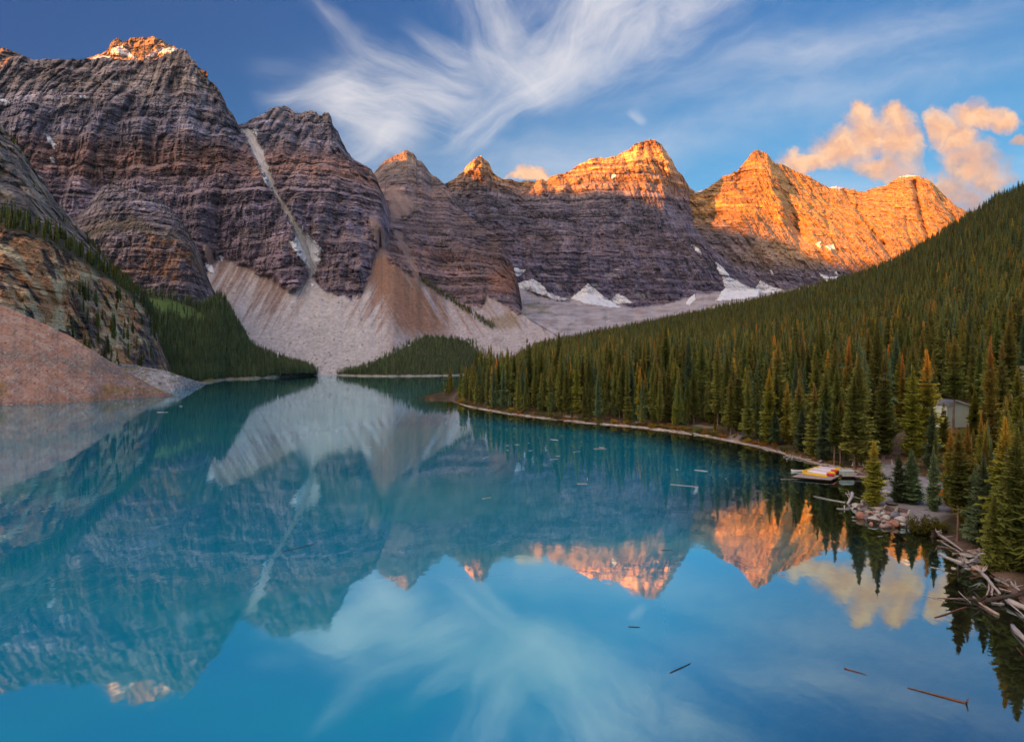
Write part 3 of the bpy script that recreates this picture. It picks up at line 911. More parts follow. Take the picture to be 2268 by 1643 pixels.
# ---- valley floor between the screes and the wall
x, y, D, T = ruled(960, 2300, 300, [[(960, 830, 1570), (2300, 830, 1600)], [(960, 760, 1720), (1150, 748, dsl2(748, 1150) + 12), (1300, 742, 1850), (1500, 735, 2050), (2300, 735, 2200)],
    [(960, 735, 1800), (1100, 715, 1850), (1150, 696, dsl2(696, 1150) + 12), (1180, 692, 1980), (1250, 684, 2300), (1400, 692, 2700), (1500, 680, 2850), (1700, 655, 3050), (2300, 660, 3200)],
    [(960, 720, 2100), (1100, 690, 2250), (1150, 662, 2600), (1200, 664, 2950), (1300, 672, 3080), (1450, 680, 3150), (1600, 655, 3300), (2300, 640, 3500)]], 120, 3, 23)
X, Y, Z = world(x, y, D)
d = 28 * fbm(X / 120, Y / 160, 0, 5, 93, .55) + 14 * np.abs(noise(X / 50, Y / 90, 0, 94))
run = fbm(x / 40, y / 7, 0, 5, 95)
cl = mix((.48, .43, .45), (.33, .265, .255), sstep(-.4, .7, run))
cl = mix(cl, (.14, .15, .07), sstep(.4, .8, fbm(x / 26, y / 10, 0, 4, 96) + .9 * np.exp(-((x - 1190) / 40) ** 2 - ((y - 683) / 14) ** 2)) * .6)
V = np.stack(world(x, y, D + d), -1)
finish('moraine', x, y, D, V, cl, M_SCREE, None, label='pale rubble valley floor below the snow patches', back=(), drop=())

# ---- rounded dark tower on the left, in front of the massif
c5 = [(60, 640), (110, 560), (150, 500), (180, 470), (205, 440), (225, 415), (240, 407), (262, 412), (300, 420), (340, 434), (365, 452), (385, 468), (402, 488), (418, 515), (430, 535), (440, 552), (446, 572), (452, 592), (460, 612), (470, 636), (480, 655), (495, 690), (505, 730)]
c5d = [(60, 1480), (240, 1560), (340, 1530), (400, 1540), (450, 1600), (505, 1620)]
crest = [(a, b, np.interp(a, [p[0] for p in c5d], [p[1] for p in c5d])) for a, b in c5]
ledge = [(60, 660, 1330), (150, 560, 1345), (220, 520, 1350), (300, 512, 1345), (380, 530, 1350), (420, 552, 1380), (446, 600, 1430), (470, 650, 1490), (505, 742, 1500)]
base = [(60, 760, 1250), (300, 700, 1245), (400, 700, 1265), (470, 720, 1330), (505, 770, 1380)]
x, y, D, T = ruled(60, 505, 430, [base, ledge, crest], 330, 2.6, 31)
X, Y, Z = world(x, y, D)
d, s, hd, gu, ro, fi = rock(X, Y, Z, -0.03, .9, .45, 26, 5, 103, 7)
gr = sstep(.0, .5, fbm(X / 60, Y / 60, Z / 60, 4, 105) + 1.2 * np.exp(-((T - 1.15) / .25) ** 2) - .5) * (T > .9)
cl = rock_col(X, Y, Z, s, hd, gu, ro, fi, [(60, (.27, .25, .28)), (150, (.25, .21, .23)), (215, (.28, .21, .20)), (260, (.26, .20, .19)), (330, (.29, .24, .24)), (420, (.27, .235, .245))], .45, 103, .9, .3)
cl = cl * 1.6
oran = sstep(.25, .75, np.exp(-((x - 375) / 95) ** 2 - ((y - 575) / 48) ** 2) + .55 * fbm(X / 26, Y / 40, Z / 14, 4, 106) - .05)
stk = sstep(-.05, .3, noise(X / 9, Y / 40, Z / 110, 107) + .5 * noise(X / 4, Y / 20, Z / 60, 108))
cl = mix(cl, (.46, .24, .14), oran * .8 * (1 - .85 * stk))
cl = mix(cl, (.07, .06, .08), sstep(500, 540, y) * sstep(.15, .5, noise(X / 11, Y / 50, Z / 160, 109) + .4 * fi) * .75)
cl = mix(cl, (.17, .13, .06), gr * .5)
V = np.stack(world(x, y, D + d), -1)
TOWER = (x, y, D + d)
finish('cliff', x, y, D, V, cl, M_ROCK, None, label='rounded dark rock tower streaked orange beside the left massif', back=(60, 200), drop=(10, 220))

# ---- near left cliff
c6 = [(-520, -20), (-260, 90), (-120, 190), (-40, 250), (0, 276), (14, 292), (28, 306), (40, 320), (55, 342), (72, 368), (90, 398), (112, 428), (130, 450), (150, 474), (170, 498), (190, 520), (210, 545), (230, 568), (252, 590), (280, 612), (300, 630), (318, 645), (330, 660), (338, 690), (346, 726), (358, 765), (372, 800), (384, 836)]
c6d = [(-520, 760), (0, 720), (60, 735), (130, 760), (230, 800), (330, 850), (384, 860)]
crest = [(a, b, np.interp(a, [p[0] for p in c6d], [p[1] for p in c6d])) for a, b in c6]
lb = [(-520, 420, 560), (0, 478, 590), (60, 492, 610), (120, 520, 640), (160, 545, 670), (200, 575, 705), (240, 604, 740), (280, 632, 770), (320, 668, 810), (338, 700, 830), (384, 842, 850)]
lf = [(-520, 440, 500), (0, 506, 538), (60, 518, 560), (120, 540, 590), (160, 565, 620), (200, 590, 655), (240, 618, 695), (280, 646, 735), (320, 682, 780), (338, 712, 815), (384, 848, 840)]
base = [(-520, 640, 465), (0, 690, 470), (60, 712, 500), (120, 745, 540), (200, 800, 590), (260, 820, 640), (320, 832, 690), (384, 855, 770)]
x, y, D, T = ruled(-520, 384, 620, [base, lf, lb, crest], 470, 2.6, 37)
X, Y, Z = world(x, y, D)
d, s, hd, gu, ro, fi = rock(X, Y, Z, -0.06, 1, .22, 13, 4.2, 113, 2.6)
blk = noise(X / 17, Y / 17, s / 26, 131) + .6 * noise(X / 8, Y / 8, s / 11, 132)
cellx = np.floor((X * .8 + .6 * Y) / 6 + 1.1 * noise(X / 20, Z / 14, 0, 133)); cellz = np.floor(s / 5.5 + .8 * noise(X / 24, Z / 20, 2, 134))
jit = np.sin(cellx * 127.1 + cellz * 311.7) * 43758.5453
jit = jit - np.floor(jit)
cliffm = sstep(1.03, .93, T)
upm = sstep(1.9, 2.15, T)
ledm = np.clip(1 - cliffm - upm, 0, 1)
d = d * (1 - .75 * ledm - .45 * upm) + cliffm * (-3.2 * blk - 2.6 * (jit - .5)) + upm * (-7 * blk - 4 * (jit - .5) + 12 * np.clip(1 - np.abs(noise((X + Z) / 30, Y / 40, (Z - X) / 70, 135)) * 2, 0, 1))
base_c = rock_col(X, Y, Z, s, hd, gu, ro, fi, [(40, (.30, .24, .23)), (70, (.33, .25, .22)), (110, (.40, .28, .20)), (140, (.34, .25, .2)), (160, (.24, .19, .18)), (220, (.24, .19, .175)), (300, (.26, .22, .2))], .24, 113, .75, .3)
pn = fbm(X / 16, Y / 22, Z / 30, 4, 136)
warm = mix((.78, .38, .17), (.86, .62, .35), sstep(-.2, .5, pn + .6 * (jit - .5)))
warm = mix(warm, (.45, .20, .12), sstep(.25, .7, fbm(X / 12, Y / 20, Z / 9, 3, 137)) * .8)
wst = sstep(.10, .38, noise(X / 5.5, Y / 18, Z / 46, 138) + .55 * noise(X / 2.4, Y / 9, Z / 22, 139) + .5 * fbm(X / 40, Y / 40, Z / 40, 2, 140))
warm = mix(warm, (.075, .06, .062), wst * .9)
warm = warm * (1 + .25 * (jit - .5))[..., None]
wm = cliffm * sstep(-.45, .35, fbm(X / 45, Y / 60, Z / 26, 3, 141) + .5 - .7 * sstep(250, 330, x))
cl = mix(base_c, warm, wm * .9)
drk = mix((.24, .185, .16), (.52, .40, .30), sstep(-.3, .5, pn + .5 * blk))
cl = mix(cl, drk, upm * .75)
veg = mix((.05, .055, .02), (.13, .085, .03), sstep(-.2, .5, pn))
cl = mix(cl, veg, ledm * .8)
cl = mix(cl, veg, upm * sstep(.15, .5, fbm(X / 25, Y / 25, Z / 25, 4, 142)) * .5)
V = np.stack(world(x, y, D + d), -1)
LC = (x, y, D + d)
finish('cliff', x, y, D, V, cl, M_ROCKN, None, label='near orange and black streaked cliff at the left edge', back=(50, 160), drop=(10, 120))

# ---- terracotta scree at the left shore
sl = [(-520, 930), (-200, 912), (0, 897), (100, 893), (200, 888), (300, 881), (360, 877), (386, 875)]
base = [(a, b + 6, DW(b) - 9) for a, b in sl]
shore = [(a, b, DW(b)) for a, b in sl]
topl = [(-520, 520), (-200, 595), (-60, 650), (0, 672), (60, 700), (110, 722), (150, 742), (200, 772), (240, 797), (280, 822), (320, 845), (350, 860), (372, 870), (386, 874)]
top = [(a, b, sDD(b, np.interp(a, [q[0] for q in sl], [DW(q[1]) for q in sl]), .70)) for a, b in topl]
x, y, D, T = ruled(-520, 386, 560, [base, shore, top], 240, 1.3, 41, 2)
y[T < 1.02] += 0
X, Y, Z = world(x, y, D)
d = 1.3 * fbm(X / 14, Y / 14, Z / 14, 5, 151, .6) + .45 * np.abs(noise(X / 2.1, Y / 3, Z / 2.1, 152))
rn = fbm((x + 1.2 * y) / 50, (y - .45 * x) / 14, 0, 4, 153)
cl = mix((.40, .215, .15), (.46, .30, .235), sstep(-.4, .6, rn))
gb = sstep(.1, .6, np.exp(-((y - 800 - .16 * (x - 120)) / 26) ** 2) * .7 + .5 * rn + .2 * fbm(X / 10, Z / 10, 0, 3, 154) - .2)
cl = mix(cl, (.22, .18, .15), gb * .7)
cl = mix(cl, (.47, .36, .29), sstep(.2, .55, noise(X / 1.7, Y / 2.6, Z / 1.7, 155) + .3 * rn) * .55)
cl = mix(cl, (.36, .20, .06), sstep(.45, .8, fbm(X / 22, Y / 30, Z / 16, 4, 156) + .5 * np.exp(-((y - 858 - .03 * x) / 16) ** 2)) * .6)
cl = mix(cl, np.array((.33, .17, .11)), sstep(3, .5, np.abs(Z)) * .6)
V = np.stack(world(x, y, D + d), -1)
LSC = (x, y, D + d)
finish('scree_slope', x, y, D, V, cl, M_SCREEN, None, label='terracotta scree cone running into the lake at the left', back=(6, 14), drop=(3, 12))

# ---- grey boulder fan beside it
sl2 = [(250, 866), (330, 866), (386, 864), (405, 861.5), (425, 857), (450, 851.5), (470, 848)]
tp2 = [(250, 802), (300, 808), (330, 814), (372, 822), (400, 833), (425, 840), (450, 849), (470, 847)]
base = [(a, b + 4, DW(b) - 6) for a, b in sl2]
shore = [(a, b, DW(b)) for a, b in sl2]
top = [(a, b, sDD(b, np.interp(a, [q[0] for q in sl2], [DW(q[1]) for q in sl2]), .33)) for a, b in tp2]
x, y, D, T = ruled(250, 470, 180, [base, shore, top], 60, 1, 43)
X, Y, Z = world(x, y, D)
d = 1.6 * fbm(X / 6, Y / 6, Z / 4, 5, 161, .65)
cl = mix((.56, .50, .46), (.33, .285, .26), sstep(-.3, .5, fbm(X / 6, Y / 8, Z / 4, 3, 162)))
cl = mix(cl, (.24, .2, .08), sstep(.2, .6, fbm(x / 22, y / 8, 0, 3, 163) + .6 * sstep(835, 815, y)) * .6)
V = np.stack(world(x, y, D + d), -1)
FAN = (x, y, D + d)
finish('boulder_fan', x, y, D, V, cl, M_SCREEN, None, label='grey boulder fan reaching the water beside the terracotta scree', back=(20, 60), drop=(2, 14))

# ---- wooded slope under the tower, left of the far screes
sl3 = [(300, 870), (440, 852), (470, 846), (500, 841), (560, 839), (640, 834), (690, 831), (725, 829.5), (745, 829)]
tp3 = [(300, 655), (330, 650), (360, 655), (400, 668), (440, 676), (466, 668), (485, 650), (500, 668), (520, 700), (540, 740), (552, 762), (570, 775), (600, 788), (640, 803), (680, 814), (720, 824), (745, 828)]
td3 = [(300, 1120), (360, 1160), (430, 1240), (485, 1330), (540, 1330), (600, 1360), (680, 1480), (745, 1590)]
base = [(a, b + 4, DW(b) - 8) for a, b in sl3]
shore = [(a, b, DW(b)) for a, b in sl3]
m3 = [(300, 842, 830), (440, 838, 890), (470, 834, 950), (500, 830, 1060), (560, 827, 1130), (640, 826, 1250), (690, 826, 1390), (725, 827.5, 1530), (745, 828.6, 1588)]
top = [(a, b, np.interp(a, [q[0] for q in td3], [q[1] for q in td3])) for a, b in tp3]
x, y, D, T = ruled(300, 745, 330, [base, shore, m3, top], 190, 1.2, 47)
X, Y, Z = world(x, y, D)
d = 7 * fbm(X / 60, Y / 60, Z / 60, 4, 164) * sstep(1.9, 2.3, T)
cl = mix((.075, .075, .028), (.10, .065, .035), sstep(-.3, .4, fbm(X / 25, Y / 25, Z / 25, 4, 165)))
mead = sstep(.25, .7, np.exp(-((x - 372 - .9 * (y - 676)) / 60) ** 2 - ((y - 684 - .22 * (x - 372)) / 24) ** 2) + .3 * fbm(X / 20, Y / 20, Z / 20, 3, 166))
cl = mix(cl, (.15, .21, .05), mead)
cl = mix(cl, (.38, .31, .22), sstep(1.55, 1.1, T + .4 * noise(x / 14, 0, 0, 167)) * .8)
mead3 = sstep(.2, .6, np.exp(-((x - 420) / 60) ** 2 - ((y - 822 - .42 * (x - 420)) / 9) ** 2))
cl = mix(cl, (.17, .2, .04), mead3 * .8)
V = np.stack(world(x, y, D + d), -1)
LS = (x, y, D + d)
LS_mead = mead
finish('hill', x, y, D, V, cl, M_SCREE, None, label='wooded slope under the rock tower on the left shore', back=(60, 160), drop=(30, 120))

# ---- wooded moraine at the head of the lake
sl4 = [(690, 830.5), (740, 831), (800, 833), (860, 833.5), (930, 833), (1000, 832), (1060, 830), (1150, 829), (1300, 829)]
tp4 = [(690, 829), (740, 826), (775, 817), (800, 807), (830, 788), (850, 772), (870, 761), (890, 754), (920, 750), (960, 748), (1000, 750), (1040, 756), (1080, 763), (1130, 768), (1200, 776), (1300, 788)]
base = [(a, b + 2, DW(b) - 8) for a, b in sl4]
shore = [(a, b, DW(b)) for a, b in sl4]
m4 = [(a, b - 5, DW(b) + 22) for a, b in sl4]
m4[0] = (690, 829.6, DW(830.5) + 12)
top = [(a, b, np.interp(a, [690, 800, 900, 1100, 1300], [1560, 1600, 1640, 1760, 1800])) for a, b in tp4]
x, y, D, T = ruled(690, 1300, 300, [base, shore, m4, top], 90, 1.0, 53)
X, Y, Z = world(x, y, D)
d = 8 * fbm(X / 70, Y / 70, Z / 70, 4, 168) * sstep(1.9, 2.4, T)
cl = mix((.07, .08, .035), (.10, .08, .045), sstep(-.3, .4, fbm(X / 25, Y / 25, Z / 25, 4, 169)))
cl = mix(cl, (.46, .40, .34), sstep(1.75, 1.2, T + .5 * noise(x / 12, 0, 0, 170)) * .85)
V = np.stack(world(x, y, D + d), -1)
MO = (x, y, D + d)
finish('hill', x, y, D, V, cl, M_SCREE, None, label='low wooded moraine at the far end of the lake', back=(60, 160), drop=(8, 40))

# ---- the eastern valley wall behind and left of the viewpoint, which still keeps the lake in shade
def build_east_ridge():
    sx, sy = SUN.x / math.cos(SUN_EL), SUN.y / math.cos(SUN_EL)
    ux, uy = -sy, sx
    W0, te = 3600.0, math.tan(SUN_EL)
    us = np.linspace(-4600, 1700, 220)
    ref = 3617.0
    prof = [(-6500, 700), (-3700, 760), (-3300, 830), (-2900, 800), (-2790, 800), (-2600, 798), (-2480, 800), (-2300, 797), (-2250, 790), (-2205, 772), (-2120, 725), (-2010, 690), (-1900, 664), (-1800, 640), (-1700, 560), (-1500, 480), (-1000, 430), (0, 400), (1200, 380), (2600, 300)]
    v = lin([(a, b, 0) for a, b in prof], us, 1) + 10 * fbm(us / 70, 0, 0, 4, 201) + 9 * fbm(us / 260, 3, 0, 3, 203)
    zc = v + (W0 + ref) * te
    ws = [W0 - 2100, W0 - 1500, W0 - 900, W0 - 400, W0 - 150, W0, W0 + 200, W0 + 700]
    zf = [0.05, .22, .48, .74, .90, 1.0, .86, .2]
    rows = []
    for w, z in zip(ws, zf):
        zz = zc * z
        ww = w + (0 if z == 1.0 else 1) * 130 * fbm(us / 300, w / 300, 0, 4, 205)
        rows.append(np.stack([us * ux + ww * sx, us * uy + ww * sy, zz], -1))
    V = np.array(rows)
    n = fbm(V[..., 0] / 200, V[..., 1] / 200, V[..., 2] / 120, 4, 207)
    cl = mix((.26, .22, .21), (.34, .28, .24), sstep(-.4, .4, n))
    cl[:3] = (.06, .07, .03)
    o = mesh_np('mountain', V.reshape(-1, 3), grid_faces(len(ws), len(us)), M_ROCK, cl.reshape(-1, 3))
    tag(o, 'eastern valley wall behind the viewpoint that shades the lake', None, None, 'structure')


build_east_ridge()


# ------------------------------------------------------------------ the air
def build_haze():
    m, nt, out = new_mat('haze')
    v = nt.nodes.new('ShaderNodeVolumePrincipled')
    v.inputs['Color'].default_value = (.62, .78, 1.0, 1)
    v.inputs['Density'].default_value = HAZE
    v.inputs['Anisotropy'].default_value = .0
    nt.links.new(v.outputs[0], out.inputs['Volume'])
    x0, x1, y0, y1, z0, z1 = -6400, 3600, -4400, 5400, -17, 2100
    V = [(x, y, z) for z in (z0, z1) for x, y in ((x0, y0), (x1, y0), (x1, y1), (x0, y1))]
    o = mesh_np('haze', V, [(3, 2, 1, 0), (4, 5, 6, 7), (0, 1, 5, 4), (1, 2, 6, 5), (2, 3, 7, 6), (3, 0, 4, 7)], m)
    tag(o, 'thin morning haze in the valley', None, None, 'stuff')


HAZE = 9e-6
build_haze()

# ------------------------------------------------------------------ right shore, lake bed and water
SHORE = [(1000, 889), (1012, 893), (1040, 901), (1075, 908), (1110, 914), (1150, 920), (1200, 926), (1250, 931.5), (1300, 937), (1350, 941), (1400, 945), (1450, 951), (1500, 957), (1550, 964),
         (1600, 973), (1650, 983), (1700, 995), (1740, 1006), (1775, 1017), (1810, 1027), (1850, 1036), (1885, 1043), (1912, 1052), (1926, 1064), (1926, 1082), (1912, 1100), (1898, 1118), (1896, 1136), (1910, 1150),
         (1940, 1160), (1975, 1166), (2008, 1168), (2040, 1176), (2075, 1188), (2105, 1206), (2140, 1228), (2165, 1248), (2190, 1268), (2215, 1290), (2245, 1320), (2275, 1352), (2330, 1410), (2420, 1500), (2560, 1650), (2700, 1850)]
shore_w = [tuple(WP(a, b)[:2]) for a, b in SHORE] + [(41, 12), (50, -60)]
land_poly = [(-9, 436)][:0] + shore_w + [(900, -60), (3500, 1500), (3500, 3500), (60, 3500), (-45, 700), (-60, 440)]


def land_d(X, Y):
    """signed distance from the waterline: + on land"""
    d = polydist(X, Y, [(-60, 2500), (-48, 700), (-40, 455)] + shore_w)
    return np.where(inpoly(X, Y, land_poly), d, -d)


HILL_C = [(900, 800, 1300), (1000, 792, 1300), (1080, 788, 1400), (1150, 783, 1500), (1300, 753, 1650), (1400, 733, 1700), (1500, 712, 1750), (1600, 691, 1790), (1700, 668, 1800), (1800, 644, 1790), (1900, 618, 1750), (1960, 595, 1720),
          (2000, 574, 1700), (2060, 540, 1680), (2100, 514, 1650), (2150, 482, 1630), (2200, 450, 1600), (2268, 420, 1560), (2400, 360, 1500), (2800, 240, 1300), (3400, 150, 1200)]


def hill_z(X, Y):
    """height of the wooded mountainside on the right"""
    b = CX + X / np.maximum(Y, 20) * F
    yc, dc = lin(HILL_C, b, 1), lin(HILL_C, b, 2)
    zc = H + (HY - yc) / F * dc
    ds = np.interp(b, [1000, 1200, 1500, 1800, 2000, 2268, 2800], [420, 330, 260, 190, 140, 120, 100])
    t = np.clip((Y - ds) / (dc - ds), 0, 1.6)
    p = np.interp(b, [1000, 1500, 2000, 2268], [1.6, 1.5, 1.45, 1.4])
    z = zc * np.where(t <= 1, t ** p, 1 - (t - 1) * .9)
    return np.maximum(z, 0)


def ground_z(X, Y):
    X, Y = np.asarray(X, float), np.asarray(Y, float)
    d = land_d(X, Y)
    dn = np.clip(d, 0, None)
    z = .9 * (1 - np.exp(-dn / 3.0)) + 1.0 * sstep(5, 40, dn) + .03 * np.clip(dn - 20, 0, 60)
    z = z + hill_z(X, Y) * sstep(5, 120, dn)
    z = z + 4.5 * fbm(X / 90, Y / 90, 0, 3, 221) * sstep(60, 300, dn) + .35 * fbm(X / 7, Y / 7, 0, 3, 222) * sstep(1, 12, dn)
    # cabin bench
    cx, cy = CABIN[0], CABIN[1]
    q = np.exp(-(((X - cx) / 16) ** 2 + ((Y - cy) / 14) ** 2) ** 2)
    z = z * (1 - q) + q * CABIN[2]
    dw = np.clip(-d, 0, None)
    bed = -(.05 * dw + .0035 * dw ** 2).clip(0, 14) - .12 + .10 * fbm(X / 3, Y / 3, 0, 3, 223)
    return np.where(d > 0, z - .05 * np.exp(-dn), bed)


CABIN = tuple(WP(2105, 948, 6.0))
HIT_D = np.geomspace(38, 900, 260)


def ground_hit(x, y):
    """the place on the land or the lake that is seen on this bearing"""
    X = (x - CX) / F * HIT_D
    ray = H + (HY - y) / F * HIT_D
    g = np.maximum(ground_z(X, HIT_D), 0.0)
    k = np.nonzero(ray < g)[0]
    if len(k) == 0 or k[0] == 0:
        return WP(x, max(y, HY + 12), 0.0)
    i = k[0]
    d0, d1 = ray[i - 1] - g[i - 1], g[i] - ray[i]
    t = d0 / (d0 + d1 + 1e-9)
    D = HIT_D[i - 1] * (1 - t) + HIT_D[i] * t
    return Vector(((x - CX) / F * D, D, float(max(ground_z(np.array([(x - CX) / F * D]), np.array([D]))[0], -.3))))

# polar grid for the land and the lake bed under the right shore
bx = np.concatenate([np.linspace(940, 1850, 240)[:-1], np.linspace(1850, 2330, 270), np.linspace(2340, 3400, 50), np.linspace(3450, 7000, 50)])
Dr = np.concatenate([np.geomspace(9, 33, 24), np.geomspace(34, 420, 330), np.geomspace(426, 2600, 170)])
bxx, DD = np.meshgrid(bx, Dr)
GX, GY = (bxx - CX) / F * DD, DD
gd = land_d(GX, GY)
GZ = ground_z(GX, GY)
n1 = fbm(GX / 6, GY / 6, 0, 4, 231)
n2 = fbm(GX / 1.6, GY / 1.6, 0, 3, 232)
n3 = fbm(GX / 22, GY / 22, 0, 3, 233)
gc = mix((.062, .042, .024), (.10, .068, .038), sstep(-.4, .4, n1))
gc = mix(gc, (.09, .10, .03), sstep(.05, .5, n3 + .4 * n2) * .8)
gc = mix(gc, (.22, .11, .035), sstep(.3, .65, n1 + .3 * n2) * sstep(60, 5, gd) * .8)
gc = mix(gc, (.19, .13, .10), sstep(2.6, .3, gd + 1.2 * n1) * (gd > -1))
# gravel landing and trodden paths
LAND = [tuple(WP(a, b, 1.0)[:2]) for a, b in [(1968, 1010), (1985, 1030), (2000, 1052), (2040, 1058), (2090, 1075), (2085, 1120), (2050, 1150), (2020, 1148), (1990, 1138), (1952, 1130), (1940, 1118), (1946, 1090), (1950, 1070), (1938, 1056), (1950, 1040)]]
pw = sstep(2.2, .2, np.where(inpoly(GX, GY, LAND), 0, polydist(GX, GY, LAND + LAND[:1])) + .9 * n1)
gc = mix(gc, np.array((.31, .285, .29)) * (1 + .25 * n2)[..., None], pw * .95)
PATHS = [[(1660, 942, .8), (1652, 958, .8), (1630, 966, .6), (1625, 972, .6)], [(1410, 936, .6), (1380, 938, .6)], [(1545, 945, .6), (1575, 950, .6)], [(1975, 1008, 1), (1985, 990, 2), (2010, 975, 3), (2060, 1000, 2)], [(2060, 1010, 1.4), (2100, 1000, 2)], [(1270, 925, .6), (1240, 922, .6)]]
for ln in PATHS:
    pts = [tuple(WP(*p)[:2]) for p in ln]
    w = sstep(2.6, .8, polydist(GX, GY, pts) + .7 * n1)
    gc = mix(gc, np.array((.30, .235, .215)) * (1 + .2 * n2)[..., None], w * .9)
soil = sstep(7, 2, polydist(GX, GY, [tuple(WP(*p)[:2]) for p in [(1960, 1020, 1), (1975, 1000, 2), (2000, 985, 2.5)]]) + 2 * n1)
gc = mix(gc, np.array((.17, .085, .06)) * (1 + .3 * n2)[..., None], soil * .8)
mea = sstep(14, 4, polydist(GX, GY, [tuple(WP(*p)[:2]) for p in [(2090, 960, 5), (2110, 990, 3.5), (2140, 968, 5)]]) + 4 * n1)
gc = mix(gc, mix((.17, .15, .035), (.24, .12, .035), sstep(-.2, .4, n1)), mea * .8)
bedc = mix((.085, .056, .034), (.16, .112, .07), sstep(-.3, .5, n1 + .5 * n2))
gc = np.where((gd < 0)[..., None], bedc, gc)
M_GROUND = mat_vcol('forest_floor', 1.6, .10, .7)
ground = mesh_np('ground', np.stack([GX, GY, GZ], -1).reshape(-1, 3), grid_faces(len(Dr), len(bx)), M_GROUND, gc.reshape(-1, 3))
tag(ground, 'forest floor, gravel landing and shore on the right', None, None, 'structure')

# deep lake bed everywhere else
a = [(-3000, -200, -15), (3000, -200, -15), (3000, 2600, -15), (-3000, 2600, -15)]
lake_bed = mesh_np('lake_bed', a, [(0, 1, 2, 3)], mat_plain('silt', (.10, .16, .16), (.12, .18, .18), .1), smooth=False)
tag(lake_bed, 'silty bed of the lake', None, None, 'structure')


def water():
    m, nt, out = new_mat('lake_water')
    at = nt.nodes.new('ShaderNodeAttribute')
    at.attribute_name = 'depth'
    dep = N(at.outputs['Fac'])
    geo = nt.nodes.new('ShaderNodeNewGeometry')
    pos = N(geo.outputs['Position'])
    mp = nt.nodes.new('ShaderNodeMapping')
    mp.inputs['Scale'].default_value = (1.0, .55, 1.0)
    nt.links.new(pos.s, mp.inputs[0])
    big = n_noise(pos, .010, 4.0, .55, 1.2)
    wav = n_noise(N(mp.outputs[0]), .22, 3.0, .55, .4) + n_noise(N(mp.outputs[0]), .9, 2.0, .5) * .22
    bp = nt.nodes.new('ShaderNodeBump')
    bp.inputs['Strength'].default_value = 1.0
    bp.inputs['Distance'].default_value = .012
    nt.links.new(wav.s, bp.inputs['Height'])
    gl = nt.nodes.new('ShaderNodeBsdfGlossy')
    gl.inputs['Color'].default_value = (.72, .95, 1.0, 1)
    ro = (big.smooth(.42, .68) * .05 + .018)
    nt.links.new(ro.s, gl.inputs['Roughness'])
    nt.links.new(bp.outputs[0], gl.inputs['Normal'])
    fr = nt.nodes.new('ShaderNodeFresnel')
    fr.inputs['IOR'].default_value = 1.333
    nt.links.new(bp.outputs[0], fr.inputs['Normal'])
    # suspended glacial flour: turquoise body, clear over the shallows
    body = nt.nodes.new('ShaderNodeBsdfDiffuse')
    tint = n_mix(big.smooth(.35, .65), (.000, .31, .54), (.000, .41, .51))
    nt.links.new(tint.s, body.inputs['Color'])
    tr = nt.nodes.new('ShaderNodeBsdfTransparent')
    tr.inputs['Color'].default_value = (.72, .80, .74, 1)
    mb = nt.nodes.new('ShaderNodeMixShader')
    k = dep.smooth(.3, 5.5)
    nt.links.new(k.s, mb.inputs[0])
    nt.links.new(tr.outputs[0], mb.inputs[1])
    nt.links.new(body.outputs[0], mb.inputs[2])
    ms = nt.nodes.new('ShaderNodeMixShader')
    f = (N(fr.outputs[0]).pow(.56) * .88 + .17).clamp()
    nt.links.new(f.s, ms.inputs[0])
    nt.links.new(mb.outputs[0], ms.inputs[1])
    nt.links.new(gl.outputs[0], ms.inputs[2])
    nt.links.new(ms.outputs[0], out.inputs['Surface'])
    bx = np.concatenate([np.linspace(-700, 850, 60)[:-1], np.linspace(850, 2500, 330), np.linspace(2520, 3600, 30), np.linspace(3700, 7000, 12)])
    bx = np.concatenate([np.linspace(-4000, -800, 14), bx])
    Dr = np.concatenate([np.geomspace(5, 24, 20), np.geomspace(25, 1750, 260)])
    bxx, DD = np.meshgrid(bx, Dr)
    X, Y = (bxx - CX) / F * DD, DD
    d = -land_d(X, Y)
    dw = np.clip(d, 0, None)
    # depth of water over the bed
    dep_v = (.05 * dw + .0035 * dw ** 2).clip(0, 14)
    V = np.stack([X, Y, np.zeros_like(X)], -1).reshape(-1, 3)
    o = mesh_np('water', V, grid_faces(len(Dr), len(bx)), m, None, True, None, {'depth': dep_v.ravel()})
    tag(o, 'still turquoise glacier lake mirroring the peaks', None, None, 'structure')


water()

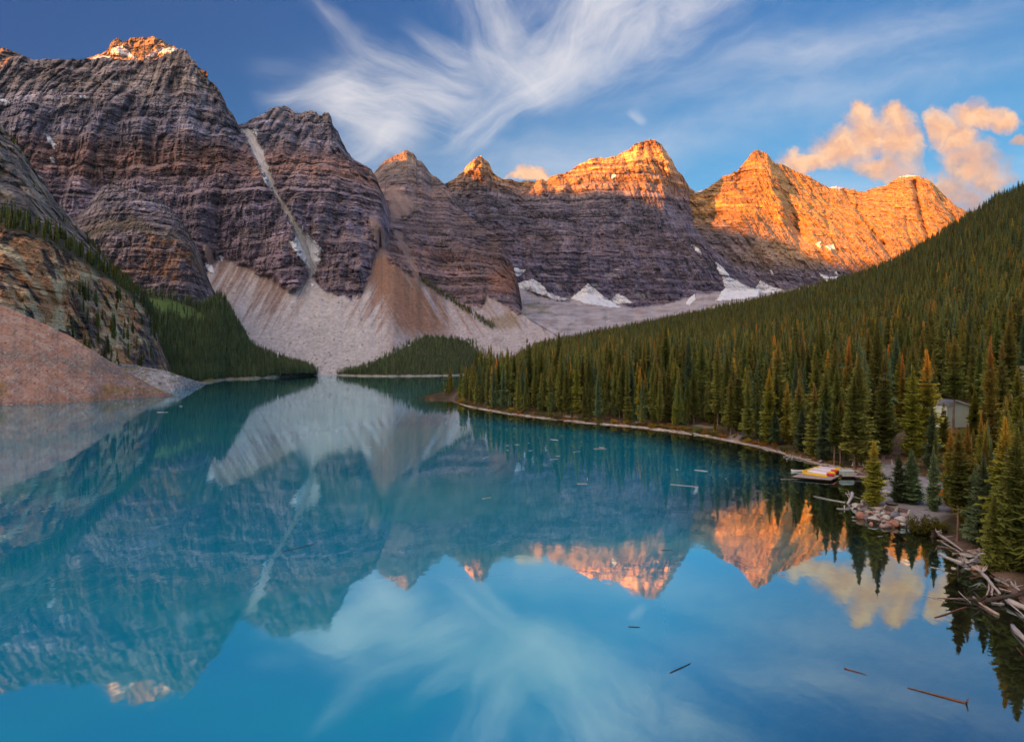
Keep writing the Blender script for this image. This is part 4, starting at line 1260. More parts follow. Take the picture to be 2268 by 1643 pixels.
# ------------------------------------------------------------------ trees
def mat_foliage(name, low, high, top, top_amt=1.0, hspan=20.0):
    m, nt, out = new_mat(name)
    tc = nt.nodes.new('ShaderNodeTexCoord')
    sp = nt.nodes.new('ShaderNodeSeparateXYZ')
    nt.links.new(tc.outputs['Object'], sp.inputs[0])
    z = N(sp.outputs[2]) / hspan
    oi = nt.nodes.new('ShaderNodeObjectInfo')
    r = N(oi.outputs['Random'])
    at = nt.nodes.new('ShaderNodeAttribute')
    at.attribute_name = 'tip'
    tip = N(at.outputs['Fac'])
    oc = N(tc.outputs['Object'])
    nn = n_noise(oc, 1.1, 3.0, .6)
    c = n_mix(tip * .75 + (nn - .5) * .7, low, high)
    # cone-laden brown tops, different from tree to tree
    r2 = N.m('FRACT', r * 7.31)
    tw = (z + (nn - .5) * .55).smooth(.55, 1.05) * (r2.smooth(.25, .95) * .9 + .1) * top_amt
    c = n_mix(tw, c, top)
    hs = nt.nodes.new('ShaderNodeHueSaturation')
    nt.links.new((r * .050 + .475).s, hs.inputs['Hue'])
    r3 = N.m('FRACT', r * 3.77)
    nt.links.new((r3 * .85 + .70).s, hs.inputs['Value'])
    nt.links.new(c.s, hs.inputs['Color'])
    df = nt.nodes.new('ShaderNodeBsdfDiffuse')
    tl = nt.nodes.new('ShaderNodeBsdfTranslucent')
    nt.links.new(hs.outputs[0], df.inputs[0])
    nt.links.new(hs.outputs[0], tl.inputs[0])
    mx = nt.nodes.new('ShaderNodeMixShader')
    mx.inputs[0].default_value = .42
    nt.links.new(df.outputs[0], mx.inputs[1])
    nt.links.new(tl.outputs[0], mx.inputs[2])
    nt.links.new(mx.outputs[0], out.inputs['Surface'])
    return m


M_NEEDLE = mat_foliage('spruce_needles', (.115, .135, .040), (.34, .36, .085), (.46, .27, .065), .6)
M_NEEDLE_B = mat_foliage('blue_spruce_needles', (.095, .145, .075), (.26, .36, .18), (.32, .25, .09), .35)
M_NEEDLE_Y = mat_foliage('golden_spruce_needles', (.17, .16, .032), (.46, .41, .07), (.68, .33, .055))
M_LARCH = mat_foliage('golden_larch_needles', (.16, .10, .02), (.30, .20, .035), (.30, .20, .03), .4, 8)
M_BARK = mat_plain('bark', (.15, .095, .075), (.27, .19, .155), 3.0, .95, .03, .1, (1, 1, .25))


class Geo:
    def __init__(s):
        s.v, s.f, s.a = [], [], []

    def add(s, vs, fs, a=0.0):
        b = len(s.v)
        s.v.extend(vs)
        s.a.extend(a if hasattr(a, '__len__') else [a] * len(vs))
        s.f.extend([tuple(i + b for i in f) for f in fs])

    def mesh(s, name, mat, smooth=False):
        me = bpy.data.meshes.new(name)
        me.from_pydata([tuple(v) for v in s.v], [], s.f)
        at = me.attributes.new('tip', 'FLOAT', 'POINT')
        at.data.foreach_set('value', np.array(s.a, np.float32))
        if smooth:
            me.polygons.foreach_set('use_smooth', np.ones(len(me.polygons), bool))
        for m in (mat if isinstance(mat, (list, tuple)) else [mat]):
            me.materials.append(m)
        me.update()
        return me

    def tube(s, pts, rad, n=7, cap=True, a=0.0, wob=0.0, rg=random):
        rings = []
        pts = [Vector(p) for p in pts]
        for i, p in enumerate(pts):
            t = (pts[min(i + 1, len(pts) - 1)] - pts[max(i - 1, 0)]).normalized()
            u = t.cross(Vector((0, 0, 1)))
            if u.length < .05:
                u = t.cross(Vector((0, 1, 0)))
            u.normalize()
            w = t.cross(u)
            ring = []
            for k in range(n):
                q = 2 * math.pi * k / n
                r = rad[i] * (1 + wob * rg.uniform(-1, 1))
                ring.append(p + u * (math.cos(q) * r) + w * (math.sin(q) * r))
            rings.append(ring)
        vs = [v for r in rings for v in r]
        fs = []
        for i in range(len(pts) - 1):
            for k in range(n):
                fs.append((i * n + k, i * n + (k + 1) % n, (i + 1) * n + (k + 1) % n, (i + 1) * n + k))
        if cap:
            fs.append(tuple(range(n - 1, -1, -1)))
            fs.append(tuple((len(pts) - 1) * n + k for k in range(n)))
        s.add(vs, fs, a)


def spruce(seed, h=20.0, R=2.0, base=.1, levels=46, whorl=6, hi=True, gap=.12, lean=0.0):
    """trunk and crown meshes of one spruce: whorls of drooping boughs, each with side sprays"""
    rg = random.Random(seed)
    tr = Geo()
    bend = rg.uniform(-.25, .25)
    pts = [(bend * math.sin(z * 2.2) + lean * z, .3 * bend * math.sin(z * 3), z * h) for z in (-.015, .0, .02, .1, .3, .55, .8, .985)] if hi else [(bend * math.sin(z * 2.2), 0, z * h) for z in (-.02, 0, .02, .06, .1, .14, .18, .3)]
    r0 = .0072 * h + .02
    tr.tube(pts, [r0 * 1.5, r0 * 1.35, r0 * 1.05, r0 * .9, r0 * .72, r0 * .5, r0 * .25, .012], 7 if hi else 5)
    if hi:
        for i in range(10):
            z = rg.uniform(.04, max(base, .08) + .15) * h
            a = rg.uniform(0, 6.28)
            L = rg.uniform(.4, 1.3)
            tr.tube([(0, 0, z), (math.cos(a) * L, math.sin(a) * L, z - L * .2)], [.03, .008], 3, False)
    cr = Geo()
    env = [rg.uniform(.72, 1.1) for _ in range(12)]
    for i in range(levels):
        t = i / (levels - 1)
        t2 = 1 - (1 - t) ** 1.15
        z = (base + (1 - base) * t2) * h * .995
        if rg.random() < gap and .05 < t < .85:
            continue
        e = env[int(t * 11)]
        L0 = R * e * ((1 - t) ** .80 + .025) * min(1, .55 + t * 5)
        nb = max(3, int(round(whorl * (1 - .45 * t))))
        a0 = rg.uniform(0, 6.28)
        cx = bend * math.sin(z / h * 2.2) + lean * z / h
        for k in range(nb):
            a = a0 + 6.283 * k / nb + rg.uniform(-.35, .35)
            L = L0 * rg.uniform(.62, 1.12)
            if L < .08:
                L = .08
            dr = (.42 - .62 * t) * rg.uniform(.7, 1.2)
            c, s_ = math.cos(a), math.sin(a)
            px, py = -s_, c

            def at(q, off=0.0, hang=0.0):
                zz = z - L * dr * (q - .35 * q * q * q) + L * .10 * q ** 3 - hang
                return (cx + c * L * q + px * off, s_ * L * q + py * off, zz)
            w = L * rg.uniform(.30, .42) + .10
            if hi:
                for q0, q1, ww in ((.12, .52, 1.0), (.40, .80, .85), (.66, 1.0, .6)):
                    qm = (q0 + q1) / 2
                    for sg in (-1, 1):
                        hg = w * rg.uniform(.15, .55)
                        p0, p1 = at(q0), at(q1)
                        p2 = at(qm + .10 + rg.uniform(-.05, .16), sg * w * ww * rg.uniform(.7, 1.25), hg)
                        cr.add([p0, p1, p2], [(0, 1, 2)], [q0 * .5, q1 * .9, .55 + .45 * q1])
                p0, p1, p2 = at(.0), at(.95), at(.50, 0, w * rg.uniform(.9, 1.5) + .12)
                cr.add([p0, p1, p2], [(0, 1, 2)], [.0, .6, .1])
                p0, p1, p2, p3 = at(.0, w * .6, -.05), at(.0, -w * .6, -.05), at(.42, -w * .5, w * .5), at(.42, w * .5, w * .5)
                cr.add([p0, p1, p2, p3], [(0, 1, 2, 3)], [.0, .0, .3, .3])
            else:
                hg = w * rg.uniform(.3, .7)
                p0, p1 = at(.08), at(1.0)
                pa, pb = at(.55, w * 1.5, hg), at(.55, -w * 1.5, hg)
                cr.add([p0, pa, p1, pb], [(0, 1, 2), (0, 2, 3)], [0, .7, 1, .7])
                pc, pd = at(.0, 0, -.1), at(.45, 0, w * 1.5 + .25)
                cr.add([pc, p1, pd], [(0, 1, 2)], [0, .7, .1])
    # leader
    for k in range(4):
        a = k * 1.57
        cr.add([(0, 0, h * .955), (.09 * math.cos(a), .09 * math.sin(a), h * .97), (0, 0, h * 1.012)], [(0, 1, 2)], [.3, .8, 1])
    return tr, cr


def variants(n, hi, mats, **kw):
    out = []
    for i in range(n):
        rg = random.Random(100 * n + i + (0 if hi else 5000))
        k = dict(R=rg.uniform(1.9, 2.75), base=rg.choice([.02, .04, .07, .11, .18]), gap=rg.uniform(.05, .2), levels=54 if hi else 34, whorl=7 if hi else 6)
        k.update(kw)
        tr, cr = spruce(900 + i + (0 if hi else 77), 20.0, hi=hi, **k)
        out.append((tr, cr, mats[i % len(mats)]))
    return out


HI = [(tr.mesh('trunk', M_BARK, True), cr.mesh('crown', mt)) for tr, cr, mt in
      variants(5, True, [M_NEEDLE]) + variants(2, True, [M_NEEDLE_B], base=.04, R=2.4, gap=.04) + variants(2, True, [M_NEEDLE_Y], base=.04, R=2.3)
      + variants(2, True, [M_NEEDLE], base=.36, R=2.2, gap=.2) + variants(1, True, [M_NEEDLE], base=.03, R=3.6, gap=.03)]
# 0-4 dark, 5-6 blue green, 7-8 golden, 9-10 bare stemmed, 11 broad skirted


def lo_collection(name, mats, n=5, **kw):
    c = bpy.data.collections.new(name)
    for tr, cr, mt in variants(n, False, mats, **kw):
        g = Geo()
        g.add(cr.v, cr.f, cr.a)
        nf = len(cr.f)
        g.add(tr.v, tr.f, 0.0)
        me = g.mesh(name, [mt, M_BARK])
        mi = np.zeros(len(me.polygons), np.int32)
        mi[nf:] = 1
        me.polygons.foreach_set('material_index', mi)
        c.objects.link(bpy.data.objects.new(name, me))
    return c


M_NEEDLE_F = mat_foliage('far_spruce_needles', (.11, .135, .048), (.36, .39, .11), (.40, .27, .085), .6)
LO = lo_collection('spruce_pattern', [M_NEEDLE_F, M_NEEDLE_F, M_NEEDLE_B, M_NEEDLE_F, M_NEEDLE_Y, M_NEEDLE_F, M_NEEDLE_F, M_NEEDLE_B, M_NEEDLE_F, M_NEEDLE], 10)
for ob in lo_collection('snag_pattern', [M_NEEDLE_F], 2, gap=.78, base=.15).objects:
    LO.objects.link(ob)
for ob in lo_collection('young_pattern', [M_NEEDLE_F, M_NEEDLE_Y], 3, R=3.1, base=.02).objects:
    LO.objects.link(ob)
M_NEEDLE_H = mat_foliage('pale_spruce_needles', (.13, .175, .085), (.36, .45, .20), (.34, .30, .13), .5)  # lighter, bluer needles: valley haze put into the colour of distant trees
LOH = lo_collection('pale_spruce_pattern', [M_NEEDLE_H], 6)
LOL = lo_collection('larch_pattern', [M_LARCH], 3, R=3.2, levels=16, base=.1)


def forest(name, pts, scl, label, coll):
    """one mass of far trees: points that carry the tree patterns"""
    me = bpy.data.meshes.new(name)
    me.from_pydata([tuple(p) for p in pts], [], [])
    a = me.attributes.new('scl', 'FLOAT', 'POINT')
    a.data.foreach_set('value', np.asarray(scl, np.float32))
    r = me.attributes.new('rot', 'FLOAT', 'POINT')
    r.data.foreach_set('value', RNG.uniform(0, 6.28, len(pts)).astype(np.float32))
    ii = me.attributes.new('pick', 'INT', 'POINT')
    ii.data.foreach_set('value', RNG.integers(0, len(coll.objects), len(pts)).astype(np.int32))
    o = link(bpy.data.objects.new(name, me))
    ng = bpy.data.node_groups.new(name, 'GeometryNodeTree')
    ng.interface.new_socket('Geometry', in_out='INPUT', socket_type='NodeSocketGeometry')
    ng.interface.new_socket('Geometry', in_out='OUTPUT', socket_type='NodeSocketGeometry')
    nd = ng.nodes
    gi, go = nd.new('NodeGroupInput'), nd.new('NodeGroupOutput')
    ip = nd.new('GeometryNodeInstanceOnPoints')
    ci = nd.new('GeometryNodeCollectionInfo')
    ci.inputs['Collection'].default_value = coll
    ci.inputs['Separate Children'].default_value = True
    ci.inputs['Reset Children'].default_value = True
    ip.inputs['Pick Instance'].default_value = True

    def attr(nm, tp):
        n = nd.new('GeometryNodeInputNamedAttribute')
        n.data_type = tp
        n.inputs[0].default_value = nm
        return n.outputs[0]
    L = ng.links.new
    L(gi.outputs[0], ip.inputs['Points'])
    L(ci.outputs[0], ip.inputs['Instance'])
    L(attr('pick', 'INT'), ip.inputs['Instance Index'])
    cx = nd.new('ShaderNodeCombineXYZ')
    L(attr('rot', 'FLOAT'), cx.inputs[2])
    L(cx.outputs[0], ip.inputs['Rotation'])
    sc = nd.new('ShaderNodeCombineXYZ')
    sa = attr('scl', 'FLOAT')
    for k in range(3):
        L(sa, sc.inputs[k])
    L(sc.outputs[0], ip.inputs['Scale'])
    L(ip.outputs[0], go.inputs[0])
    md = o.modifiers.new('trees', 'NODES')
    md.node_group = ng
    tag(o, label, None, None, 'stuff')
    return o


def plant_tree(name, var, p, h, label, group, wide=1.0):
    """one spruce: an Empty at its foot that parents trunk and crown"""
    e = empty(name, p, random.uniform(0, 6.28))
    s = h / 20.0
    wide = wide * 1.18 if label in HANDL else wide
    e.scale = (s * wide, s * wide, s)
    tag(e, label, 'tree', group)
    for nm, me in zip(('trunk', 'crown'), HI[var]):
        link(bpy.data.objects.new(nm, me), e)
    return e


# ---- trees one can point at: (foot x, foot y, tip y, kind, width, label)
HAND = [
    (1933, 1121, 972, 7, 1.75, 'lone yellow green spruce at the tip of the point above the boulders'),
    (1993, 1113, 1001, 5, 1.95, 'left one of two young blue green firs beside the gravel landing'),
    (2019, 1115, 991, 6, 1.85, 'right one of two young blue green firs beside the gravel landing'),
    (2068, 1132, 988, 5, 1.2, 'slim dark fir in front of the orange tarp'),
    (2120, 1197, 954, 9, 1.35, 'spruce with a long bare lower trunk right of the round bush'),
    (2163, 1201, 1026, 5, 1.7, 'blue green fir behind the bare trunk above the drift logs'),
    (2224, 1232, 920, 7, 1.55, 'big full skirted spruce above the lower boulder pile'),
    (2256, 1262, 945, 11, 1.15, 'broad yellow green spruce at the right edge sweeping down to the logs'),
    (2205, 1262, 1090, 11, 1.2, 'low wide spruce whose boughs hang over the pale boulders'),
    (2142, 1168, 938, 7, 1.3, 'golden tipped spruce behind the long bare trunk'),
    (2186, 1168, 968, 7, 1.3, 'spruce with an orange crown between the fir and the big skirted spruce'),
    (2111, 951, 742, 9, 1.3, 'tall pine with a bare pinkish trunk standing in front of the cabin'),
    (2157, 962, 858, 7, 1.7, 'orange topped young spruce right of the pale cabin'),
    (2206, 950, 705, 0, 1.25, 'tall spruce right of the cabin with a pale stem line'),
    (2234, 955, 715, 10, 1.25, 'tall thin spruce with a pale stem before the second cabin'),
    (2019, 1012, 806, 7, 1.4, 'left one of two dense spruces behind the gravel landing'),
    (2049, 1012, 772, 7, 1.4, 'right one of two dense spruces behind the gravel landing, taller'),
    (1957, 1016, 785, 3, 1.35, 'tall spruce rising behind the lone spruce on the point'),
    (1903, 1031, 780, 1, 1.3, 'tallest spruce behind the canoes'),
    (1892, 1034, 830, 10, 1.2, 'bare stemmed spruce behind the storage crate'),
    (1861, 1030, 886, 9, 1.25, 'right one of two slim spruces with pale stems behind the canoes'),
    (1847, 1030, 895, 9, 1.25, 'left one of two slim spruces with pale stems behind the canoes'),
    (1824, 1020, 893, 5, 1.35, 'blue green spruce at the water left of the slim pair'),
    (1801, 1008, 846, 2, 1.35, 'tall dark spruce above the driftwood left of the canoes'),
    (1775, 1000, 900, 5, 1.7, 'low bushy fir at the water left of the canoe dock'),
    (1768, 995, 840, 0, 1.3, 'spruce with a yellow tip above the root tangle'),
    (1704, 981, 815, 7, 1.35, 'yellow tipped spruce where the trail leaves the shore'),
    (1718, 985, 900, 5, 1.6, 'short dense fir just right of the shore trail'),
    (1636, 962, 800, 3, 1.6, 'left dense spruce beside the bend of the shore trail'),
    (1618, 962, 830, 4, 1.5, 'stout spruce left of the bend of the shore trail'),
    (2240, 1000, 870, 7, 1.5, 'orange crowned spruce below the second cabin'),
    (2262, 1010, 850, 8, 1.5, 'rust topped spruce at the right edge below the second cabin'),
    (2180, 1010, 900, 8, 1.5, 'golden spruce in the meadow below the cabin'),
    (2090, 1000, 890, 8, 1.4, 'yellow spruce on the slope below the pale cabin'),
    (2062, 1040, 900, 5, 1.4, 'dark fir at the back of the gravel landing'),
    (2105, 1120, 945, 7, 1.3, 'golden tipped spruce just right of the orange tarp'), (2128, 1140, 965, 8, 1.35, 'yellow spruce behind the long bare trunk near the tarp'),
    (2240, 1190, 930, 8, 1.3, 'orange topped spruce behind the big full skirted spruce'), (2268, 1215, 960, 7, 1.4, 'golden spruce cut by the right edge behind the broad one'),
    (2178, 1215, 1000, 6, 1.4, 'blue green fir left of the big full skirted spruce'),
]
HANDL = {q[-1] for q in HAND}
tree_xy = []
taken = 0
for (fx, fy, ty, var, wd, lab) in HAND:
    p = ground_hit(fx, fy)
    hh = (fy - ty) / F * p.y
    p.z -= .12
    plant_tree('spruce_tree', var, p, hh, lab, 'spruces around the landing and the dock', wd)
    tree_xy.append((p.x, p.y))
    taken += 1

# ---- the rest of the right-hand forest
cand = []
for s, d0, d1 in ((4.3, 16, 330), (5.4, 330, 700), (7.2, 700, 2100)):
    xs = np.arange(-60, 2300, s)
    ys = np.arange(d0, d1, s)
    g = np.stack(np.meshgrid(xs, ys), -1).reshape(-1, 2) + RNG.uniform(-.48, .48, (len(xs) * len(ys), 2)) * s
    b = CX + g[:, 0] / g[:, 1] * F
    k = (b > 985) & (b < np.where(g[:, 1] < 500, 4600, 2900))
    cand.append(np.concatenate([g[k], np.full((k.sum(), 1), s)], 1))
cand = np.concatenate(cand)
cx_, cy_ = cand[:, 0], cand[:, 1]
bb = CX + cx_ / cy_ * F
ld_ = land_d(cx_, cy_)
keep = ld_ > 4.5
keep &= ~((np.hypot(cx_ - CABIN[0], cy_ - CABIN[1]) < 15))
k2 = keep & (cy_ < 420)
for ln in [[tuple(WP(*p)[:2]) for p in l] for l in PATHS]:
    keep &= (cy_ > 420) | (polydist(cx_, cy_, ln) > 3.2)
inl = inpoly(cx_, cy_, LAND)
keep &= ~inl & ((cy_ > 300) | (polydist(cx_, cy_, LAND + LAND[:1]) > 4.0))
# open sight lines: landing front, meadow by the cabin, the bank in front of the near trees
open_b = [[(1890, 1190), (1888, 1012), (2010, 1010), (2062, 1020), (2072, 1090), (2066, 1150), (2075, 1215), (2000, 1230)],
          [(2070, 1010), (2070, 900), (2130, 890), (2190, 930), (2190, 1010)], [(2222, 965), (2222, 850), (2300, 850), (2300, 965)]]
gz = ground_z(cx_, cy_)
yy_ = HY - (gz - H) / cy_ * F
for q in open_b:
    keep &= ~(inpoly(bb, yy_, q) & (cy_ < 330))
for (tx, ty) in tree_xy:
    keep &= np.hypot(cx_ - tx, cy_ - ty) > 3.0
keep &= ~((bb > 2055) & (cy_ < 150) & (ld_ < 7))
keep &= RNG.random(len(cand)) < np.where(cy_ < 330, .72, .90)
keep &= noise(cx_ / 24, cy_ / 24, 0, 303) > np.where(cy_ > 420, -.42, -.6)
cand, bb, ld_, gz = cand[keep], bb[keep], ld_[keep], gz[keep]
hh = RNG.normal(22.5, 4.6, len(cand)).clip(9, 32)
hh *= 1 + .20 * noise(cand[:, 0] / 40, cand[:, 1] / 40, 0, 301) + .22 * noise(cand[:, 0] / 14, cand[:, 1] / 14, 0, 302)
edge = ld_ < 13
hh = np.where(edge, RNG.uniform(6, 22, len(cand)), hh)
hh = np.where(cand[:, 1] > 900, hh * .80, hh)
hh = np.where((cand[:, 1] < 330) & (RNG.random(len(cand)) < .22), hh * .55, hh)
near = (cand[:, 1] < 150) & (bb > 2055)
hh = np.where(near, RNG.uniform(8, 14.5, len(cand)), hh)
fy_ = HY - (gz - H) / cand[:, 1] * F
cab = (bb > 2066) & (bb < 2160) & (cand[:, 1] < 172)
hh = np.where(cab, np.minimum(hh, np.maximum((fy_ - 946) / F * cand[:, 1], 2.5)), hh)
app = hh / cand[:, 1] * ((bb > 990) & (bb < 2275)) * (1 + .6 * (ld_ < 30))
order = np.argsort(-app)
NI = 300 - taken
ind = order[:NI]
rest = order[NI:]
kinds = RNG.choice([0, 1, 2, 3, 4, 5, 6, 7, 8, 9, 10], len(cand), p=[.12, .12, .12, .12, .11, .07, .06, .07, .05, .08, .08])
SECT = [(1080, 'at the far tip of the shore'), (1180, 'near the far tip of the shore'), (1300, 'behind the wide shore bush'), (1400, 'behind the pebbly opening'), (1500, 'behind the orange shore bushes'),
        (1580, 'left of the shrub clearing'), (1640, 'behind the shrub clearing'), (1700, 'above the trail bend'), (1765, 'right of the trail bend'), (1830, 'left of the canoe dock'), (1890, 'behind the canoes'), (1960, 'behind the lone spruce'),
        (2060, 'behind the gravel landing'), (2150, 'around the pale cabin'), (2215, 'right of the pale cabin'), (9999, 'at the right edge')]
LOOK = {0: 'brown tipped spruce', 5: 'blue green fir', 7: 'yellow green spruce', 9: 'bare stemmed spruce'}
for i in ind:
    x0, y0 = cand[i, 0], cand[i, 1]
    kd = int(kinds[i])
    if ld_[i] < 9 and kd > 8:
        kd = 5
    base_k = 0 if kd < 5 else 5 if kd < 7 else 7 if kd < 9 else 9
    size = 'small' if hh[i] < 12 else 'very tall' if hh[i] > 26 else 'tall' if hh[i] > 21 else 'middling'
    row = 'in the front row' if ld_[i] < 12 else 'in the second row' if ld_[i] < 26 else 'deep in the forest'
    lab = '%s %s %s %s' % (size, LOOK[base_k], row, [t for m, t in SECT if bb[i] < m][0])
    plant_tree('spruce_tree', kd, (x0, y0, gz[i] - .15), hh[i], lab, 'individual spruces of the right lakeside forest', random.uniform(1.0, 1.25))
rp = np.stack([cand[rest, 0], cand[rest, 1], gz[rest] - .3], -1)
forest('conifer_forest', rp, hh[rest] / 20.0, 'dense spruce forest climbing the mountainside on the right', LO)


def on_surface(srf, n, mask=None, wpow=1.0):
    """random points over a ruled surface, by true area"""
    x, y, D = srf
    X, Y, Z = world(x, y, D)
    P3 = np.stack([X, Y, Z], -1)
    a = np.linalg.norm(np.cross(P3[1:, :-1] - P3[:-1, :-1], P3[:-1, 1:] - P3[:-1, :-1]), axis=-1)
    if mask is not None:
        a = a * mask[:-1, :-1]
    p = (a.ravel() ** wpow)
    p = p / p.sum()
    k = RNG.choice(len(p), n, p=p)
    r, c = np.divmod(k, a.shape[1])
    u, v = RNG.random((2, n, 1))
    return P3[r, c] * (1 - u) * (1 - v) + P3[r + 1, c] * u * (1 - v) + P3[r, c + 1] * (1 - u) * v + P3[r + 1, c + 1] * u * v


lsx, lsy, lsD = LS
zz = H + (HY - lsy) / F * lsD
msk = (zz > 2.5) * (1 - .93 * (LS_mead > .35)) * (lsx > 318) * np.where(lsx < 520, 1, 1.0)
p = on_surface(LS, 4300, msk)
forest('conifer_forest', p - np.array([0, 0, .4]), RNG.uniform(.5, 1.0, len(p)), 'spruce forest under the rock tower on the left shore', LOH)
mx_, my_, mD = MO
zm = H + (HY - my_) / F * mD
p = on_surface(MO, 4600, (zm > 2.0) * 1.0)
forest('conifer_forest', p - np.array([0, 0, .4]), RNG.uniform(.45, .85, len(p)), 'spruce covered moraine at the far end of the lake', LOH)

# trees on the ledges of the near left cliff
lx, ly, lD = LC
lt = np.linspace(0, 1, lx.shape[0])[:, None]
yb = np.interp(lx[0], [q[0] for q in lf], [q[1] for q in lf])[None]
yt = np.interp(lx[0], [q[0] for q in lb], [q[1] for q in lb])[None]
yc = np.interp(lx[0], [q[0] for q in c6], [q[1] for q in c6])[None]
led = ((ly < yb - 1) & (ly > yt - 6) & (lx > -400) & (lx < 350)) * 1.0
p1 = on_surface(LC, 520, led, .8)
hgt1 = RNG.uniform(.40, .80, len(p1))
cre = ((ly < yc + 12) & (lx > -200) & (lx < 345) & ((lx < 90) | (lx > 190))) * np.where(lx > 190, 1.5, .8)
p2 = on_surface(LC, 190, cre, .8)
hgt2 = RNG.uniform(.25, .55, len(p2))
low = ((lx > 150) & (lx < 345) & (ly > 640) & (ly < 815) & (fbm(lx / 16, ly / 16, 0, 3, 401) > .12)) * 1.0
p3 = on_surface(LC, 110, low, 1)
hgt3 = RNG.uniform(.45, .95, len(p3))
slope = ((ly < yt - 6) & (lx > -300) & (lx < 300) & (fbm(lx / 22, ly / 22, 0, 3, 402) > .28)) * 1.0
p4 = on_surface(LC, 80, slope, 1)
hgt4 = RNG.uniform(.15, .35, len(p4))
pp = np.concatenate([p1, p2, p3, p4])
forest('conifer_forest', pp - np.array([0, 0, .6]), np.concatenate([hgt1, hgt2, hgt3, hgt4]), 'spruces growing along the ledges of the near left cliff', LO)
# gold larches on the shoulder of the tower
tx, ty_, tD = TOWER
mm = np.exp(-((polydist(tx, ty_, [(245, 416), (300, 432), (345, 448), (385, 482), (420, 530)]) / 11) ** 2)) + .25 * np.exp(-((polydist(tx, ty_, [(245, 490), (310, 480), (360, 478)]) / 6) ** 2))
p = on_surface(TOWER, 330, mm * (mm > .15))
forest('larch_grove', p - np.array([0, 0, .4]), RNG.uniform(.18, .36, len(p)), 'golden larches scattered over the shoulder of the rock tower', LOL)
# strip of spruces on the far scree
pts = []
for t in RNG.random(330):
    xx = 933 + 160 * t + RNG.normal(0, 2.5)
    yv = 617 + 106 * t + RNG.normal(0, 2.6) + 4
    pts.append(tuple(PT(xx, yv, dsl2(yv, xx) * .994)))
for t in RNG.random(90):
    xx = RNG.normal(1195, 20)
    yv = 684 + (xx - 1195) * .22 + RNG.normal(0, 4)
    pts.append(tuple(PT(xx, yv, 2560)))
forest('conifer_forest', pts, RNG.uniform(.4, .8, len(pts)), 'thin diagonal line of spruces on the far brown scree', LO)

# ------------------------------------------------------------------ boulders, driftwood, shrubs
def mat_wood(name, c, c2):
    return mat_plain(name, c, c2, 3.0, .85, .02, .15, (.6, 9, 9))


M_WOODW = mat_wood('weathered_white_wood', (.40, .35, .33), (.62, .56, .53))
M_WOODP = mat_wood('weathered_pink_wood', (.36, .25, .20), (.56, .43, .36))
M_WOODR = mat_wood('red_brown_wood', (.15, .065, .04), (.30, .145, .09))
M_WOODD = mat_wood('wet_dark_wood', (.055, .04, .035), (.13, .09, .07))
WOODS = {'w': M_WOODW, 'p': M_WOODP, 'r': M_WOODR, 'd': M_WOODD}


def mat_stone(name, c, c2):
    return mat_plain(name, c, c2, 1.7, .85, .05, .25, (1, 1, 1.6), 8.0)


STONES = {
    'w': mat_stone('pale_stone', (.52, .48, .45), (.36, .33, .31)), 'p': mat_stone('pink_stone', (.44, .31, .28), (.33, .25, .24)),
    'r': mat_stone('rust_stone', (.36, .15, .105), (.42, .25, .19)), 'g': mat_stone('blue_grey_stone', (.26, .26, .29), (.17, .17, .20)),
    'm': mat_stone('mauve_stone', (.28, .22, .23), (.20, .16, .17)), 'o': mat_stone('ochre_stone', (.42, .19, .09), (.46, .33, .26)),
    'd': mat_stone('dark_stone', (.13, .10, .085), (.20, .16, .13))}


def boulder_mesh(seed, flat=.7):
    rg = np.random.default_rng(seed)
    bm = bmesh.new()
    bmesh.ops.create_icosphere(bm, subdivisions=3, radius=1.0)
    v = np.array([q.co[:] for q in bm.verts])
    n = fbm(v[:, 0] * .8 + seed * 3.3, v[:, 1] * .8, v[:, 2] * .8, 3, seed) * .32
    # broken facets
    for _ in range(7):
        nn = rg.normal(size=3)
        nn /= np.linalg.norm(nn)
        h = rg.uniform(.58, .85)
        dt = v @ nn
        v = v - np.maximum(dt - h, 0)[:, None] * nn * .85
    v = v * (1 + n)[:, None]
    v[:, 2] *= flat
    v[:, 2] = np.where(v[:, 2] < -.45, -.45 + (v[:, 2] + .45) * .2, v[:, 2])
    for q, c in zip(bm.verts, v):
        q.co = c
    me = bpy.data.meshes.new('boulder')
    bm.to_mesh(me)
    bm.free()
    me.polygons.foreach_set('use_smooth', np.ones(len(me.polygons), bool))
    try:
        me.set_sharp_from_angle(angle=math.radians(38))
    except Exception:
        pass
    return me


BLD = [boulder_mesh(31 + k, .62 + .06 * (k % 5)) for k in range(9)]
NAMEC = {'w': 'pale', 'p': 'pinkish', 'r': 'rusty red', 'g': 'blue grey', 'm': 'mauve', 'o': 'ochre stained', 'd': 'dark brown'}


def boulder(x, y, w, h, c, label, group, lift=0.0):
    """boulder whose outline is w by h view units about (x, y)"""
    foot = y + h / 2
    z = 0.0
    p = ground_hit(x, foot)
    z = max(p.z, -.15) + lift
    k = p.y / F
    me = BLD[random.randrange(len(BLD))].copy()
    me.materials.append(STONES[c])
    o = bpy.data.objects.new('boulder', me)
    o.location = (p.x, p.y + w * k * .25, z + h * k * .42)
    o.scale = (w * k * .56, w * k * random.uniform(.45, .60), h * k * .85)
    o.rotation_euler = (random.uniform(-.15, .15), random.uniform(-.15, .15), random.uniform(-.5, .5))
    link(o)
    tag(o, label, 'boulder', group)
    return o


def c2(cx, cy):
    return 1858.5 + cx * .19172, 1008 + cy * .19172


